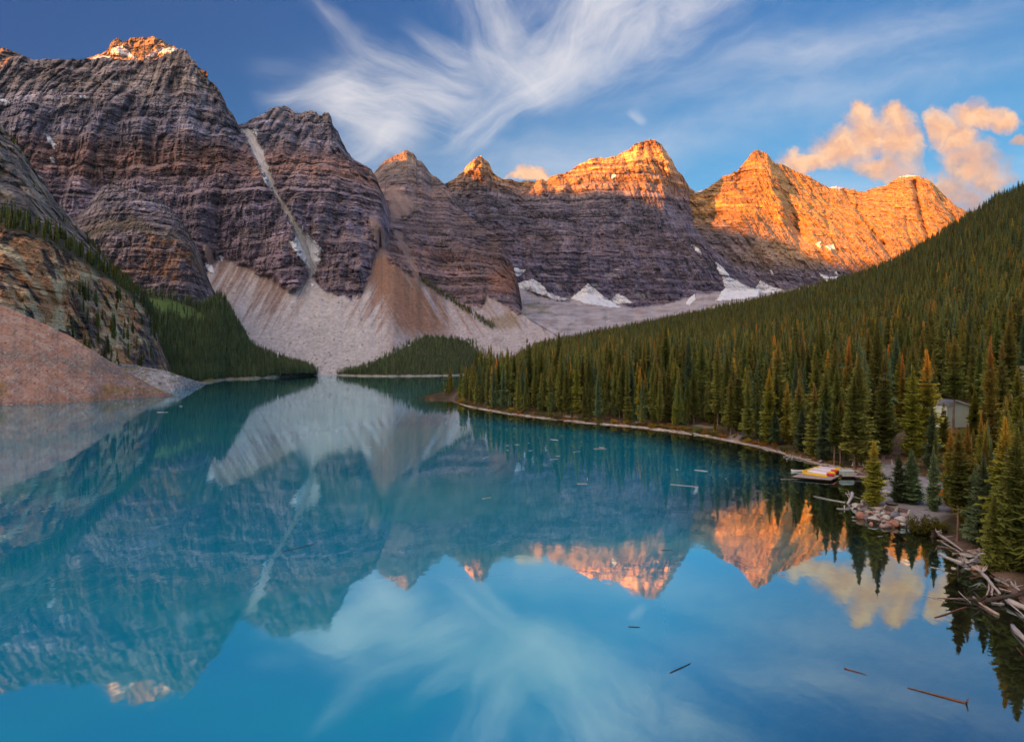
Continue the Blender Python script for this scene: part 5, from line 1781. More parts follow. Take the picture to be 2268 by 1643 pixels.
PILE1 = [(265, 695, 100, 75, 'r', 'rusty boulder at the left end of the upper pile'), (330, 720, 60, 60, 'm', 'mauve boulder wedged beside the rusty one'),
         (430, 740, 150, 75, 'w', 'largest pale boulder at the waterline of the upper pile'), (375, 782, 50, 35, 'r', 'small red boulder standing in the water'),
         (550, 810, 120, 62, 'p', 'pinkish boulder lying in the water below the benches'), (640, 780, 120, 95, 'r', 'big rust red boulder in the middle of the upper pile'),
         (535, 765, 80, 45, 'p', 'pink grey boulder above the water boulder'), (730, 745, 130, 78, 'w', 'pale angular boulder beside the round bush'),
         (735, 800, 90, 32, 'w', 'flat pale slab at the waterline beside the round bush'), (655, 690, 108, 72, 'g', 'dark blue grey boulder under the benches'),
         (560, 720, 90, 62, 'w', 'pale boulder left of the blue grey one'), (765, 695, 100, 38, 'p', 'flat pink boulder at the foot of the right bench'),
         (465, 690, 42, 40, 'w', 'small pale boulder on top of the upper pile'), (450, 655, 62, 42, 'w', 'pale boulder at the back of the upper pile'),
         (510, 675, 52, 52, 'w', 'round pale boulder left of the bench foot'), (575, 675, 52, 40, 'r', 'reddish boulder below the bench foot'),
         (465, 620, 102, 46, 'p', 'pinkish slab behind the upper pile'), (375, 660, 60, 40, 'p', 'pinkish boulder below the lone spruce'), (402, 668, 48, 34, 'r', 'small rusty boulder below the lone spruce'),
         (262, 640, 46, 36, 'g', 'blue grey boulder left of the lone spruce'), (215, 585, 92, 58, 'w', 'flat pale slab at the tip of the point'), (268, 530, 28, 28, 'w', 'small white boulder behind the slab at the point'),
         (180, 706, 52, 18, 'w', 'flat pale stone in the shallows off the point'), (500, 722, 40, 40, 'p', 'pink stone between the two large pale boulders'), (420, 700, 42, 36, 'w', 'pale stone in the middle row of the upper pile'),
         (320, 690, 48, 40, 'p', 'pink stone behind the mauve boulder'), (600, 648, 42, 30, 'w', 'pale stone directly under the left bench'), (340, 655, 40, 30, 'w', 'small pale stone at the spruce foot'),
         (625, 560, 130, 42, 'd', 'brown rounded boulder behind the benches'), (915, 288, 84, 28, 'w', 'flat pale boulder lying on the gravel landing'),
         (525, 308, 40, 26, 'w', 'leftmost white boulder behind the lone spruce'), (572, 300, 46, 28, 'w', 'white boulder beside the left young fir'), (612, 312, 30, 20, 'w', 'small white boulder at the back of the landing'),
         (545, 420, 62, 42, 'w', 'white boulder between the lone spruce and the young firs'), (582, 452, 60, 50, 'w', 'larger white boulder before the young firs'), (538, 458, 42, 30, 'p', 'pinkish boulder right of the lone spruce'),
         (1240, 104, 42, 24, 'w', 'boulder shape in place of an unclear white object behind the dark fir')]  # last entry: boulder added for a white object of unknown kind
for cx, cy, w, h, c, lab in PILE1:
    x, y = c2(cx, cy)
    boulder(x, y, w * .19172, h * .19172, c, lab, 'boulders of the upper pile on the point')
PILE2 = [(1625, 1100, 62, 42, 'p', 'pink boulder at the top of the lower pile'), (1560, 1128, 92, 30, 'p', 'long flat pink stone of the lower pile'), (1680, 1105, 52, 42, 'w', 'pale boulder at the top right of the lower pile'),
         (1735, 1112, 62, 50, 'w', 'pale boulder under the hanging boughs'), (1520, 1165, 152, 42, 'w', 'longest pale slab across the lower pile'), (1622, 1155, 62, 46, 'g', 'grey boulder right of the long slab'),
         (1676, 1160, 82, 60, 'w', 'pale boulder at the right of the lower pile'), (1555, 1205, 72, 52, 'w', 'square pale boulder in the middle of the lower pile'), (1485, 1220, 92, 60, 'w', 'pale boulder left of the square one'),
         (1600, 1218, 70, 50, 'g', 'grey boulder right of the square one'), (1645, 1240, 92, 50, 'g', 'grey boulder above the big ochre boulder'), (1692, 1215, 62, 46, 'g', 'blue grey boulder near the hanging boughs'),
         (1742, 1190, 62, 60, 'w', 'pale boulder half under the boughs'), (1415, 1190, 62, 50, 'm', 'mauve boulder at the left of the lower pile'), (1370, 1195, 32, 30, 'm', 'small mauve boulder at the water'),
         (1485, 1270, 72, 42, 'g', 'grey boulder at the waterline of the lower pile'), (1552, 1280, 42, 32, 'm', 'small mauve boulder beside the ochre one'), (1510, 1303, 72, 30, 'p', 'low pink stone in the water'),
         (1642, 1295, 152, 82, 'o', 'biggest boulder of the lower pile, ochre stained'), (1330, 1298, 62, 26, 'w', 'flat pale stone in the water at the log end'), (1790, 1212, 92, 50, 'w', 'pale boulder deep under the boughs'),
         (1450, 1180, 40, 30, 'p', 'small pink stone beside the long slab'), (1590, 1180, 40, 30, 'w', 'small pale stone below the long slab'), (1440, 1250, 44, 30, 'm', 'mauve stone at the log root'), (1700, 1262, 44, 34, 'p', 'pink stone right of the ochre boulder')]
for cx, cy, w, h, c, lab in PILE2:
    x, y = c2(cx, cy)
    boulder(x, y, w * .19172, h * .19172, c, lab, 'boulders of the lower pile under the big spruce')
# smaller stones between them
for poly, n, grp in (([c2(*q) for q in [(230, 680), (330, 640), (520, 620), (800, 690), (800, 800), (480, 800), (260, 740)]], 46, 'boulders of the upper pile on the point'),
                     ([c2(*q) for q in [(1380, 1180), (1560, 1110), (1780, 1110), (1790, 1260), (1700, 1320), (1480, 1310)]], 40, 'boulders of the lower pile under the big spruce'),
                     ([c2(*q) for q in [(110, 610), (210, 560), (290, 520), (300, 560), (230, 640)]], 14, 'boulders of the upper pile on the point')):
    xs_ = [q[0] for q in poly]
    ys_ = [q[1] for q in poly]
    k = 0
    while k < n:
        x, y = random.uniform(min(xs_), max(xs_)), random.uniform(min(ys_), max(ys_))
        if not bool(inpoly(np.array([x]), np.array([y]), poly)[0]):
            continue
        s = random.uniform(3, 7.5)
        c = random.choice('wwwppgm')
        boulder(x, y, s, s * .75, c, 'small %s stone filling the gaps of the %s' % (NAMEC[c], 'upper boulder pile' if 'upper' in grp else 'lower boulder pile'), grp)
        k += 1


def log(x0, y0, x1, y1, th, c, label, group=None, z0=None, z1=None, taper=.6, roots=0, stubs=0, bend=.03, name='driftwood_log'):
    """a trunk or stick between two seen points; th is its thickness in view units"""
    def place(x, y, z):
        if z is not None:
            return WP(x, y, z)
        p = ground_hit(x, y)
        p.z = max(p.z, 0.0) + .05
        return p
    a, b = place(x0, y0, z0), place(x1, y1, z1)
    L = (b - a).length
    r = max(th * (a.y + b.y) / 2 / F / 2, .022)
    rg = random.Random(int(x0 * 31 + y0 * 17 + x1))
    o = bpy.data.objects.new(name, None)
    mid = (a + b) / 2
    g = Geo()
    n = max(4, min(9, int(L / .8)))
    ax = (b - a).normalized()
    sd = ax.cross(Vector((0, 0, 1))).normalized()
    pts, rad = [], []
    ph = rg.uniform(0, 6)
    for i in range(n + 1):
        t = i / n
        q = a.lerp(b, t) - mid + sd * (L * bend * math.sin(t * 3.1 + ph) + rg.uniform(-1, 1) * L * .008) + Vector((0, 0, L * bend * .25 * math.sin(t * 5 + ph)))
        pts.append(q)
        rad.append(r * (1 - (1 - taper) * t) * rg.uniform(.88, 1.1))
    g.tube(pts, rad, 8, True, 0, .17, rg)
    for k in range(roots):
        an = rg.uniform(0, 6.28)
        dv = (sd * math.cos(an) + Vector((0, 0, 1)) * abs(math.sin(an)) * .9 - ax * rg.uniform(.1, .9)).normalized()
        ln = r * rg.uniform(3, 6.5)
        q1 = pts[0] + dv * ln * .5
        g.tube([pts[0], q1, q1 + (dv + sd * rg.uniform(-.6, .6)) * ln * .5], [r * .75, r * .42, r * .12], 6, True, 0, .1, rg)
    for k in range(stubs):
        i = rg.randrange(1, n)
        dv = (sd * rg.choice((-1, 1)) * rg.uniform(.3, 1) + Vector((0, 0, 1)) * rg.uniform(.0, .8) + ax * .5).normalized()
        g.tube([pts[i], pts[i] + dv * rg.uniform(3, 9) * r], [r * .35, r * .1], 5, True, 0, .05, rg)
    me = g.mesh(name, WOODS[c], True)
    o = bpy.data.objects.new(name, me)
    # local x runs along the trunk so that the grain does too
    rot = ax.to_track_quat('X', 'Z').to_matrix().to_4x4()
    me.transform(rot.inverted())
    o.matrix_world = Matrix.Translation(mid) @ rot
    link(o)
    tag(o, label, 'log' if th > 1.6 else 'stick', group)
    return o


def c3(cx, cy):
    return 2047.5 + cx * .13421, 1228.5 + cy * .13421


JAM = 'driftwood jam at the right shore'
for (xa, ya, xb, yb, th, c, lab, kw) in [
    (1165, 915, 1420, 1110, 32, 'w', 'bleached forked log above the lower boulder pile', dict(roots=4, stubs=1, z0=.7)),
    (1140, 880, 1215, 945, 20, 'w', 'short upturned fork of bleached wood at the log head', dict(z0=1.2)),
    (1440, 1262, 1155, 1135, 36, 'w', 'grey root log lying in the water beside the lower boulders', dict(roots=5, z1=.03)),
    (1125, 1058, 1380, 1095, 11, 'r', 'thin red brown pole across the shallows', dict()), (1190, 1000, 1385, 1130, 12, 'w', 'thin grey pole below the forked log', dict()),
    (1130, 985, 1270, 1000, 9, 'p', 'thin pinkish stick off the forked log', dict()), (900, 880, 1050, 900, 10, 'r', 'reddish stick at the waterline below the round bush', dict()),
    (890, 878, 1000, 910, 7, 'p', 'pale thin stick at the waterline below the round bush', dict()),
    (1310, 1140, 1470, 1130, 20, 'p', 'flat pinkish log end left of the lower boulders', dict()), (1060, 1290, 1195, 1318, 11, 'w', 'short crooked stick floating near the lower boulders', dict(stubs=1, z0=.02, z1=.05)),
    (450, 937, 505, 932, 7, 'w', 'tiny white stick floating below the upper boulders', dict(z0=.02, z1=.02)), (150, 748, 200, 755, 8, 'w', 'small pale stick floating left of the upper boulders', dict(z0=.02, z1=.02)),
    (1480, 1110, 1660, 1085, 16, 'p', 'pinkish log behind the lower boulders', dict()), (1240, 1000, 1340, 1000, 9, 'd', 'dark branch behind the forked log', dict())]:
    log(*c2(xa, ya), *c2(xb, yb), th * .19172, c, lab, JAM, **kw)
for (xa, ya, xb, yb, th, c, lab, kw) in [
    (915, 285, 1285, 640, 62, 'w', 'thickest silver log pointing down into the shallows', dict(roots=6, z0=.5, z1=.12)), (1042, 450, 1020, 690, 36, 'p', 'short pink brown log end beside the thick silver log', dict(z1=.02)),
    (1090, 470, 1145, 670, 42, 'p', 'stubby pale log end under the thick silver log', dict(z1=.08)), (1150, 570, 1250, 700, 34, 'r', 'split red log under the thick silver log', dict(z1=.03)),
    (1080, 350, 1290, 480, 26, 'r', 'red brown log right of the thick silver log', dict()), (1150, 400, 1400, 520, 40, 'w', 'bleached log under the spruce boughs', dict(stubs=3)),
    (1200, 500, 1450, 550, 30, 'r', 'reddish log lying across the mud', dict()), (1230, 560, 1430, 610, 26, 'p', 'pinkish log lower on the mud', dict()),
    (690, 375, 900, 335, 14, 'd', 'dark thin stick left of the thick silver log', dict()), (760, 400, 905, 370, 20, 'r', 'red stick left of the thick silver log', dict()),
    (1190, 985, 820, 700, 46, 'p', 'grey brown log slanting into the shallows', dict(taper=.8, z0=.06, z1=.2)), (960, 770, 1660, 615, 74, 'd', 'dark root ended trunk across the muddy corner', dict(roots=7, z0=.3, z1=.5, taper=.75)),
    (1100, 800, 1320, 820, 34, 'w', 'grey gnarled piece below the dark trunk', dict(stubs=2)), (0, 675, 340, 755, 14, 'w', 'grey pole floating at the edge of the cloud reflection', dict(z0=.02, z1=.02, stubs=1)),
    (110, 695, 860, 735, 13, 'p', 'long thin pole floating out from the jam', dict(z0=.03, z1=.1)), (440, 770, 930, 825, 11, 'd', 'dark thin pole just under the long one', dict(z0=.02, z1=.05)),
    (575, 605, 755, 790, 14, 'w', 'pale curved stick crossing the long pole', dict(z0=.25, z1=.05)), (680, 650, 820, 540, 12, 'd', 'forked brown branch standing in the shallows', dict(stubs=3, z0=.05, z1=.3)),
    (640, 530, 680, 640, 8, 'd', 'upright twig in the shallows', dict(stubs=1, z0=.5, z1=.05)), (170, 1030, 700, 860, 19, 'r', 'straight red brown stick floating below the jam', dict(z0=.03, z1=.06, bend=.006, taper=1.2)),
    (1330, 740, 1660, 1045, 30, 'w', 'long grey pole at the right edge over the mud', dict(z0=.35, z1=.15)), (1400, 770, 1700, 890, 105, 'w', 'broad weathered slab of trunk at the right edge', dict(taper=.9, z0=.35, z1=.4)),
    (1455, 1165, 1690, 1420, 78, 'w', 'smooth pale log at the right edge of the shallows', dict(taper=1.05, z0=.1, z1=.25)), (1455, 1250, 1690, 1490, 16, 'p', 'thin stick beside the smooth pale log', dict(z0=.04, z1=.1)),
    (1525, 1520, 1620, 1660, 14, 'r', 'reddish twig low at the right edge', dict(z0=.1, z1=.04, stubs=1)), (830, 565, 1020, 555, 16, 'd', 'dark sunken stick behind the short log ends', dict(z0=.02, z1=.02)),
    (1480, 870, 1560, 900, 36, 'p', 'short pink block on the mud', dict()), (1490, 540, 1570, 590, 40, 'w', 'gnarled root clump on the mud', dict(roots=6)), (1300, 390, 1380, 500, 13, 'w', 'thin grey pole leaning on the bleached log', dict(z0=.9)),
    (1240, 370, 1330, 480, 11, 'w', 'second thin grey pole leaning on the bleached log', dict(z0=.9)), (1400, 470, 1640, 540, 18, 'r', 'red brown pole at the back of the jam', dict()), (1560, 620, 1700, 560, 28, 'd', 'dark log at the back of the muddy corner', dict()),
    (1440, 690, 1640, 750, 22, 'r', 'red plank like splinter above the broad slab', dict())]:
    log(*c3(xa, ya), *c3(xb, yb), th * .13421, c, lab, JAM, **kw)


def c1(cx, cy):
    return (2700 + cx / 4.693) / 1.5873, (1550 + cy / 4.693) / 1.5873


for (xa, ya, xb, yb, th, c, lab, kw) in [
    (205, 630, 560, 626, 9, 'p', 'pale pole floating beside the canoe dock', dict(z0=.03, z1=.03, bend=.002)), (755, 910, 1270, 1008, 13, 'w', 'long thin log floating in front of the point', dict(z0=.03, z1=.08, stubs=3, taper=1.5)),
    (1322, 1030, 1385, 855, 42, 'w', 'bleached stump with a side limb standing in the shallows', dict(z0=.05, z1=.9, taper=1.3, stubs=2)), (1385, 885, 1268, 872, 18, 'w', 'side limb of bleached wood beside the stump in the shallows', dict(z0=.8, z1=.55)),
    (1325, 1122, 1128, 1113, 26, 'w', 'pointed driftwood block floating off the point', dict(z0=.05, z1=.04, roots=3)), (1265, 1065, 1262, 1125, 26, 'w', 'upright horn of the pointed driftwood block', dict(z0=.45, z1=.05)),
    (1435, 918, 1535, 962, 12, 'p', 'thin pale stick behind the point', dict()), (1175, 1190, 1225, 1185, 12, 'p', 'short stub floating below the driftwood block', dict(z0=.03, z1=.03)),
    (1395, 1308, 1455, 1312, 10, 'w', 'small pale stick beside the rusty boulder', dict(z0=.03, z1=.03)), (1345, 1105, 1420, 1085, 14, 'w', 'short white stick beside the flat slab', dict())]:
    log(*c1(xa, ya), *c1(xb, yb), th / 7.449, c, lab, 'driftwood around the point', **kw)
# logs piled behind the dock
for k, (xa, ya, xb, yb, th, c) in enumerate([(1400, 500, 1570, 470, 14, 'p'), (1390, 540, 1575, 560, 13, 'p'), (1400, 575, 1560, 540, 12, 'r'), (1430, 490, 1580, 545, 11, 'w'), (1470, 460, 1585, 455, 12, 'p'), (1330, 450, 1480, 470, 11, 'r'),
                                             (1240, 430, 1420, 455, 11, 'p'), (1100, 415, 1290, 440, 11, 'p'), (1000, 405, 1180, 425, 9, 'p'), (1440, 575, 1580, 590, 10, 'w'), (1390, 515, 1500, 580, 9, 'r'), (1290, 455, 1400, 490, 9, 'p')]):
    log(*c1(xa, ya), *c1(xb, yb), th / 7.449, c, ['pinkish', 'weathered', 'reddish'][k % 3] + ' log heaped on the bank behind the canoe dock', 'logs heaped behind the dock')


def c7(cx, cy):
    return 945 + cx * .3333, 787.5 + cy * .3333


FLOAT = 'logs floating on the lake'
for (xa, ya, xb, yb, lab) in [(823, 556, 873, 561, 'uppermost pale log afloat off the middle of the wooded shore'), (585, 591, 617, 591, 'small pale log afloat left of the upper floating group'), (525, 597, 547, 597, 'tiny faint log at the left of the floating group'),
                              (528, 628, 546, 628, 'tiny log below the faint one in the floating group'), (680, 632, 703, 629, 'short pale log in the middle of the floating group'), (672, 580, 684, 580, 'tiny brown speck of wood in the floating group'), (790, 628, 803, 628, 'tiny speck of wood right of the short pale log'),
                              (975, 640, 1022, 634, 'slim log pointing right in the floating group'), (1110, 618, 1198, 618, 'longest brown log of the floating group, with a branch over it'), (1148, 608, 1180, 612, 'small branch lying over the longest floating log'),
                              (856, 667, 887, 667, 'pale log above the slanting one'), (821, 690, 873, 685, 'slightly slanting pale log in the floating group'), (375, 684, 413, 669, 'steeply slanting log left of the tree reflections'),
                              (1066, 812, 1070, 828, 'short log pointing at the viewer'), (1002, 851, 1068, 851, 'tan log lying square below the tree reflections'), (370, 950, 430, 940, 'brown faint log in the blue reflections'),
                              (1780, 759, 1866, 768, 'thick white log in front of the trail bend'), (1657, 757, 1672, 757, 'tiny white log left of the thick white one'), (1621, 854, 1806, 872, 'very long thin log left of the canoe dock'), (1985, 816, 1993, 816, 'tiny speck of wood near the canoe dock')]:
    log(*c7(xa, ya), *c7(xb, yb), 1.5 if xb - xa < 60 or xb - xa > 150 else 2.0, 'p' if 'brown' in lab or 'tan' in lab else 'w', lab, FLOAT, z0=.04, z1=.04, taper=.8, bend=.004)
for (xa, ya, xb, yb, th, c, lab, kw) in [
    (625, 1222, 693, 1205, 1.7, 'd', 'brown slanting stick alone in the left half of the lake', {}), (1392, 1387, 1417, 1388, 2.2, 'd', 'short dark stick under the ridge reflection', {}), (1484, 1489, 1528, 1468, 2.6, 'd', 'dark stick slanting up in the sky reflection', dict(stubs=1)),
    (1870, 1479, 1921, 1494, 3.0, 'r', 'red brown stick tapering to both ends in the sky reflection', dict(taper=.35, stubs=1)), (2140, 1556, 2010, 1522, 5.2, 'r', 'red brown pole with a knobbed end, lowest of all', dict(roots=3, taper=.35)),
    (348, 913, 372, 913, 1.4, 'w', 'thin pale log off the terracotta scree', {}), (398, 900, 404, 900, 1.4, 'w', 'tiny pale log near the grey boulder fan', {}), (762, 989, 778, 990, 1.2, 'p', 'tiny log far out in the middle of the lake', {}), (806, 990, 824, 990, 1.2, 'p', 'thin log right of the tiny one far out', {}),
    (92, 1132, 106, 1132, 1.4, 'p', 'tiny stick in the far left reflections', {}), (1464, 1218, 1490, 1217, 1.3, 'd', 'faint dark stick in the orange reflection', {})]:
    log(xa, ya, xb, yb, th, c, lab, FLOAT, z0=.03, z1=.03, bend=.01, **kw)

# driftwood stranded along the whole wooded shore
SH_SEG = [(1020, 1150, 'stranded along the far end of the wooded shore'), (1150, 1300, 'stranded along the left part of the wooded shore'), (1300, 1500, 'stranded along the middle of the wooded shore'),
          (1500, 1640, 'stranded below the yellow shrubs'), (1640, 1780, 'stranded below the trail bend'), (1780, 1890, 'stranded behind the canoes')]
sh = np.array(SHORE, float)
for xa, xb, txt in SH_SEG:
    n = int((xb - xa) / 5.2)
    for k in range(n):
        x = random.uniform(xa, xb)
        y = float(np.interp(x, sh[:24, 0], sh[:24, 1]))
        p = WP(x, y)
        sl = (np.interp(x + 14, sh[:24, 0], sh[:24, 1]) - np.interp(x - 14, sh[:24, 0], sh[:24, 1])) / 28
        L = random.uniform(9, 34) * (.6 + .4 * (x - 1000) / 800)
        off = random.uniform(-2.8, .9) * (.6 + .6 * (x - 1000) / 800)
        tl = random.gauss(0, .055)
        c = random.choice('ppwwwp')
        log(x - L / 2, y + off - L / 2 * (sl + tl), x + L / 2, y + off + L / 2 * (sl + tl), random.uniform(1.3, 3.2), c,
            ('short ' if L < 14 else 'long ' if L > 22 else '') + ('bleached' if c == 'w' else 'pinkish') + ' driftwood log ' + txt, 'driftwood ' + txt, taper=.7, stubs=random.choice((0, 0, 1)), bend=.015)
# root tangle at the water left of the dock
for k, (xa, ya, xb, yb, th) in enumerate([(1738, 1018, 1756, 1003, 2.4), (1742, 1008, 1772, 1012, 2.6), (1748, 1004, 1790, 1006, 2.4), (1765, 1016, 1783, 1004, 1.6), (1755, 1000, 1760, 1018, 2.2), (1735, 1011, 1752, 1009, 1.8), (1782, 1020, 1840, 1031, 2.8), (1750, 1012, 1795, 1017, 2.0)]):
    log(xa, ya, xb, yb, th, 'wpwpw'[k % 5], ['bleached limb', 'pinkish limb'][k % 2] + ' of the root tangle left of the canoe dock', 'root tangle left of the dock', z0=.1, z1=.5 if k % 2 else .15, stubs=2)
boulder(1818, 1022, 10, 6, 'm', 'mauve boulder at the waterline left of the canoe dock', 'shore boulders')


def stump(x, y, w, h, label):
    p = ground_hit(x, y)
    k = p.y / F
    g = Geo()
    r, hh = w * k / 2, h * k
    g.tube([(0, 0, -.1), (0, 0, hh * .15), (.05, 0, hh * .5), (0, .04, hh)], [r * 1.35, r * 1.05, r * .85, r * .8], 9, True, 0, .12)
    for q in range(5):
        a = q * 1.26 + .3
        g.tube([(math.cos(a) * r * .5, math.sin(a) * r * .5, hh * .2), (math.cos(a) * r * 2, math.sin(a) * r * 2, -.05)], [r * .4, r * .12], 5)
    e = bpy.data.objects.new('tree_stump', g.mesh('tree_stump', M_WOODW if 'grey' in label else M_WOODD, True))
    e.location = p
    link(e)
    tag(e, label, 'stump')


stump(1975, 1029, 5, 11, 'grey weathered stump on the red soil behind the lone spruce')
stump(1889.5, 1031, 5, 8, 'grey stump at the tree line right of the canoes')
stump(1911, 1031, 5, 7, 'low grey stump nearest the lone spruce behind the dock')
stump(2066, 1188, 10, 16, 'black root stump at the water below the round bush')


# ---- shrubs
def mat_leaf(name, c, c2):
    m, nt, out = new_mat(name)
    oi = nt.nodes.new('ShaderNodeObjectInfo')
    at = nt.nodes.new('ShaderNodeAttribute')
    at.attribute_name = 'tip'
    col = n_mix(N(at.outputs['Fac']), c, c2)
    df = nt.nodes.new('ShaderNodeBsdfDiffuse')
    tl = nt.nodes.new('ShaderNodeBsdfTranslucent')
    r = N(oi.outputs['Random']) * .5 + .75
    col = n_mix(1.0, col, n_vec(r, r, r), 'MULTIPLY')
    nt.links.new(col.s, df.inputs[0])
    nt.links.new(col.s, tl.inputs[0])
    mx = nt.nodes.new('ShaderNodeMixShader')
    mx.inputs[0].default_value = .35
    nt.links.new(df.outputs[0], mx.inputs[1])
    nt.links.new(tl.outputs[0], mx.inputs[2])
    nt.links.new(mx.outputs[0], out.inputs['Surface'])
    return m


LEAF = {'y': mat_leaf('yellow_leaves', (.26, .17, .02), (.50, .34, .035)), 'o': mat_leaf('orange_leaves', (.28, .11, .02), (.46, .20, .03)),
        'g': mat_leaf('green_leaves', (.06, .085, .02), (.16, .19, .04)), 'k': mat_leaf('olive_leaves', (.085, .085, .02), (.22, .20, .04))}


def shrub_mesh(seed, n=420, leaf=.11):
    rg = random.Random(seed)
    g, st = Geo(), Geo()
    for k in range(9):
        a, r = rg.uniform(0, 6.28), rg.uniform(.3, .85)
        st.tube([(0, 0, -.05), (math.cos(a) * r * .5, math.sin(a) * r * .5, .4), (math.cos(a) * r, math.sin(a) * r, rg.uniform(.55, .9))], [.03, .02, .008], 4, False)
    cl = [(rg.uniform(0, 6.28), rg.uniform(.1, .8), rg.uniform(.25, .85), rg.uniform(.22, .42)) for _ in range(13)]
    for k in range(n):
        a, r, z, s = rg.choice(cl)
        u = Vector((rg.gauss(0, 1), rg.gauss(0, 1), rg.gauss(0, 1))).normalized() * s * rg.uniform(.6, 1.05)
        p = Vector((math.cos(a) * r, math.sin(a) * r, z)) + u
        p.z = abs(p.z)
        d1 = Vector((rg.gauss(0, 1), rg.gauss(0, 1), rg.gauss(0, .6))).normalized() * leaf * rg.uniform(.7, 1.4)
        d2 = Vector((rg.gauss(0, 1), rg.gauss(0, 1), rg.gauss(0, .6))).normalized() * leaf * .6
        g.add([p - d1, p + d2, p + d1, p - d2], [(0, 1, 2, 3)], min(1, max(0, p.z * .7 + rg.uniform(-.2, .4))))
    return st, g


SHR = [shrub_mesh(61 + k) for k in range(4)]
SHM = {c: [(st.mesh('stem', M_BARK), g.mesh('foliage', LEAF[c])) for st, g in SHR] for c in 'yogk'}
big_st, big_g = shrub_mesh(99, 2600, .055)
SHM['B'] = [(big_st.mesh('stem', M_BARK), big_g.mesh('foliage', LEAF['k']))]


def shrub(x, y, w, h, c, label, group=None, z=None):
    p = ground_hit(x, y)
    k = p.y / F
    e = empty('shrub', (p.x, p.y, p.z - .05), random.uniform(0, 6.28))
    e.scale = (w * k / 2.1, w * k / 2.1, h * k / 1.2)
    tag(e, label, 'shrub', group)
    st, fo = random.choice(SHM[c])
    link(bpy.data.objects.new('stem', st), e)
    link(bpy.data.objects.new('foliage', fo), e)


shrub(2046, 1180, 76, 46, 'B', 'big round olive bush overhanging the water right of the boulders')
shrub(2020, 1172, 34, 30, 'B', 'left lobe of olive bush touching the pale angular boulder')
shrub(2085, 1184, 50, 34, 'B', 'low olive bush between the round bush and the bare trunk')
shrub(1962, 1066, 26, 17, 'g', 'fresh green bush at the back of the landing beside the lone spruce')
shrub(1950, 1056, 22, 15, 'k', 'olive bush behind the lone spruce at the gangway')
SG = 'autumn shrubs along the wooded shore'
for (x, w, h, c, lab) in [(1022, 22, 14, 'y', 'yellow bush at the very tip of the wooded shore'), (1034, 16, 10, 'k', 'olive bush next to the yellow one at the tip of the shore'), (1081, 14, 8, 'y', 'small yellow bush on the far end of the shore'), (1133, 24, 14, 'y', 'yellow bush between the spruces near the far end'),
                          (1150, 18, 10, 'o', 'rusty bush right of the yellow one near the far end'), (1234, 40, 17, 'k', 'wide yellow green bush on the left part of the shore'), (1215, 16, 10, 'k', 'small olive bush left of the wide yellow green one'), (1252, 16, 8, 'o', 'small orange bush right of the wide yellow green one'),
                          (1300, 22, 10, 'k', 'low olive bush before the dark gap'), (1330, 24, 10, 'k', 'second low olive bush before the dark gap'), (1358, 20, 13, 'y', 'bright golden bush by the pebbly opening'), (1392, 16, 10, 'o', 'orange bush right of the pebbly opening'),
                          (1420, 18, 9, 'o', 'rust orange bush in the middle of the shore'), (1446, 30, 11, 'y', 'long yellow bush in the middle of the shore'), (1475, 18, 10, 'k', 'olive bush in the middle of the shore'), (1489, 12, 10, 'y', 'narrow yellow bush beside the orange pair'),
                          (1503, 22, 11, 'o', 'left bush of the orange pair'), (1524, 18, 12, 'o', 'right bush of the orange pair'), (1548, 16, 10, 'g', 'green sapling bush above the pale logs'), (1412, 14, 10, 'g', 'green bush at the pebbly opening'), (1562, 20, 10, 'y', 'yellow bush left of the clearing'), (1582, 24, 12, 'k', 'olive bush in the clearing'),
                          (1600, 18, 9, 'o', 'orange bush in the clearing'), (1385, 18, 8, 'y', 'low yellow bush at the pebbly opening'), (1655, 20, 12, 'y', 'yellow bush beside the trail bend'), (1672, 26, 9, 'o', 'long orange bush below the trail bend'), (1690, 22, 8, 'o', 'second long orange bush below the trail bend'),
                          (1736, 20, 14, 'g', 'green bush left of the root tangle'), (1745, 12, 9, 'y', 'yellow sprig left of the root tangle'), (1803, 10, 11, 'y', 'bright yellow sprig at the water left of the slim pair'), (1865, 12, 14, 'k', 'yellow green bush between the pale stems behind the canoes')]:
    y = float(np.interp(x, sh[:24, 0], sh[:24, 1])) - random.uniform(2.5, 4.5) * (.7 + .5 * (x - 1000) / 800)
    shrub(x, y, w, h, c, lab, SG)
ck = 0
for k in range(84):
    x = random.choice([random.uniform(1030, 1880), random.uniform(1380, 1720)])
    y = float(np.interp(x, sh[:24, 0], sh[:24, 1])) - random.uniform(3.5, 11) * (.6 + .6 * (x - 1000) / 800)
    c = random.choice('yokkggo')
    shrub(x, y, random.uniform(9, 17), random.uniform(5, 9), c, {'y': 'low yellow', 'o': 'low orange', 'k': 'low olive', 'g': 'low green'}[c] + ' shrub in the undergrowth edge of the wooded shore', 'low shrubs under the shore trees')
for k in range(46):
    x, y = random.uniform(2060, 2200), random.uniform(952, 1010)
    c = random.choice('yokkgk')
    shrub(x, y, random.uniform(9, 18), random.uniform(6, 11), c, {'y': 'yellow', 'o': 'orange', 'k': 'olive', 'g': 'green'}[c] + ' meadow shrub on the slope below the pale cabin', 'meadow shrubs below the cabin')


# ---- loose stones lying on the screes
def stones(name, srf, n, lo, hi, cols, label, mask=None):
    c = bpy.data.collections.new(name)
    for k, q in enumerate(cols):
        me = BLD[k % len(BLD)].copy()
        me.materials.append(STONES[q])
        c.objects.link(bpy.data.objects.new(name, me))
    p = on_surface(srf, n, mask)
    s = lo + (hi - lo) * RNG.random(n) ** 3.2
    forest(name, p, s, label, c)


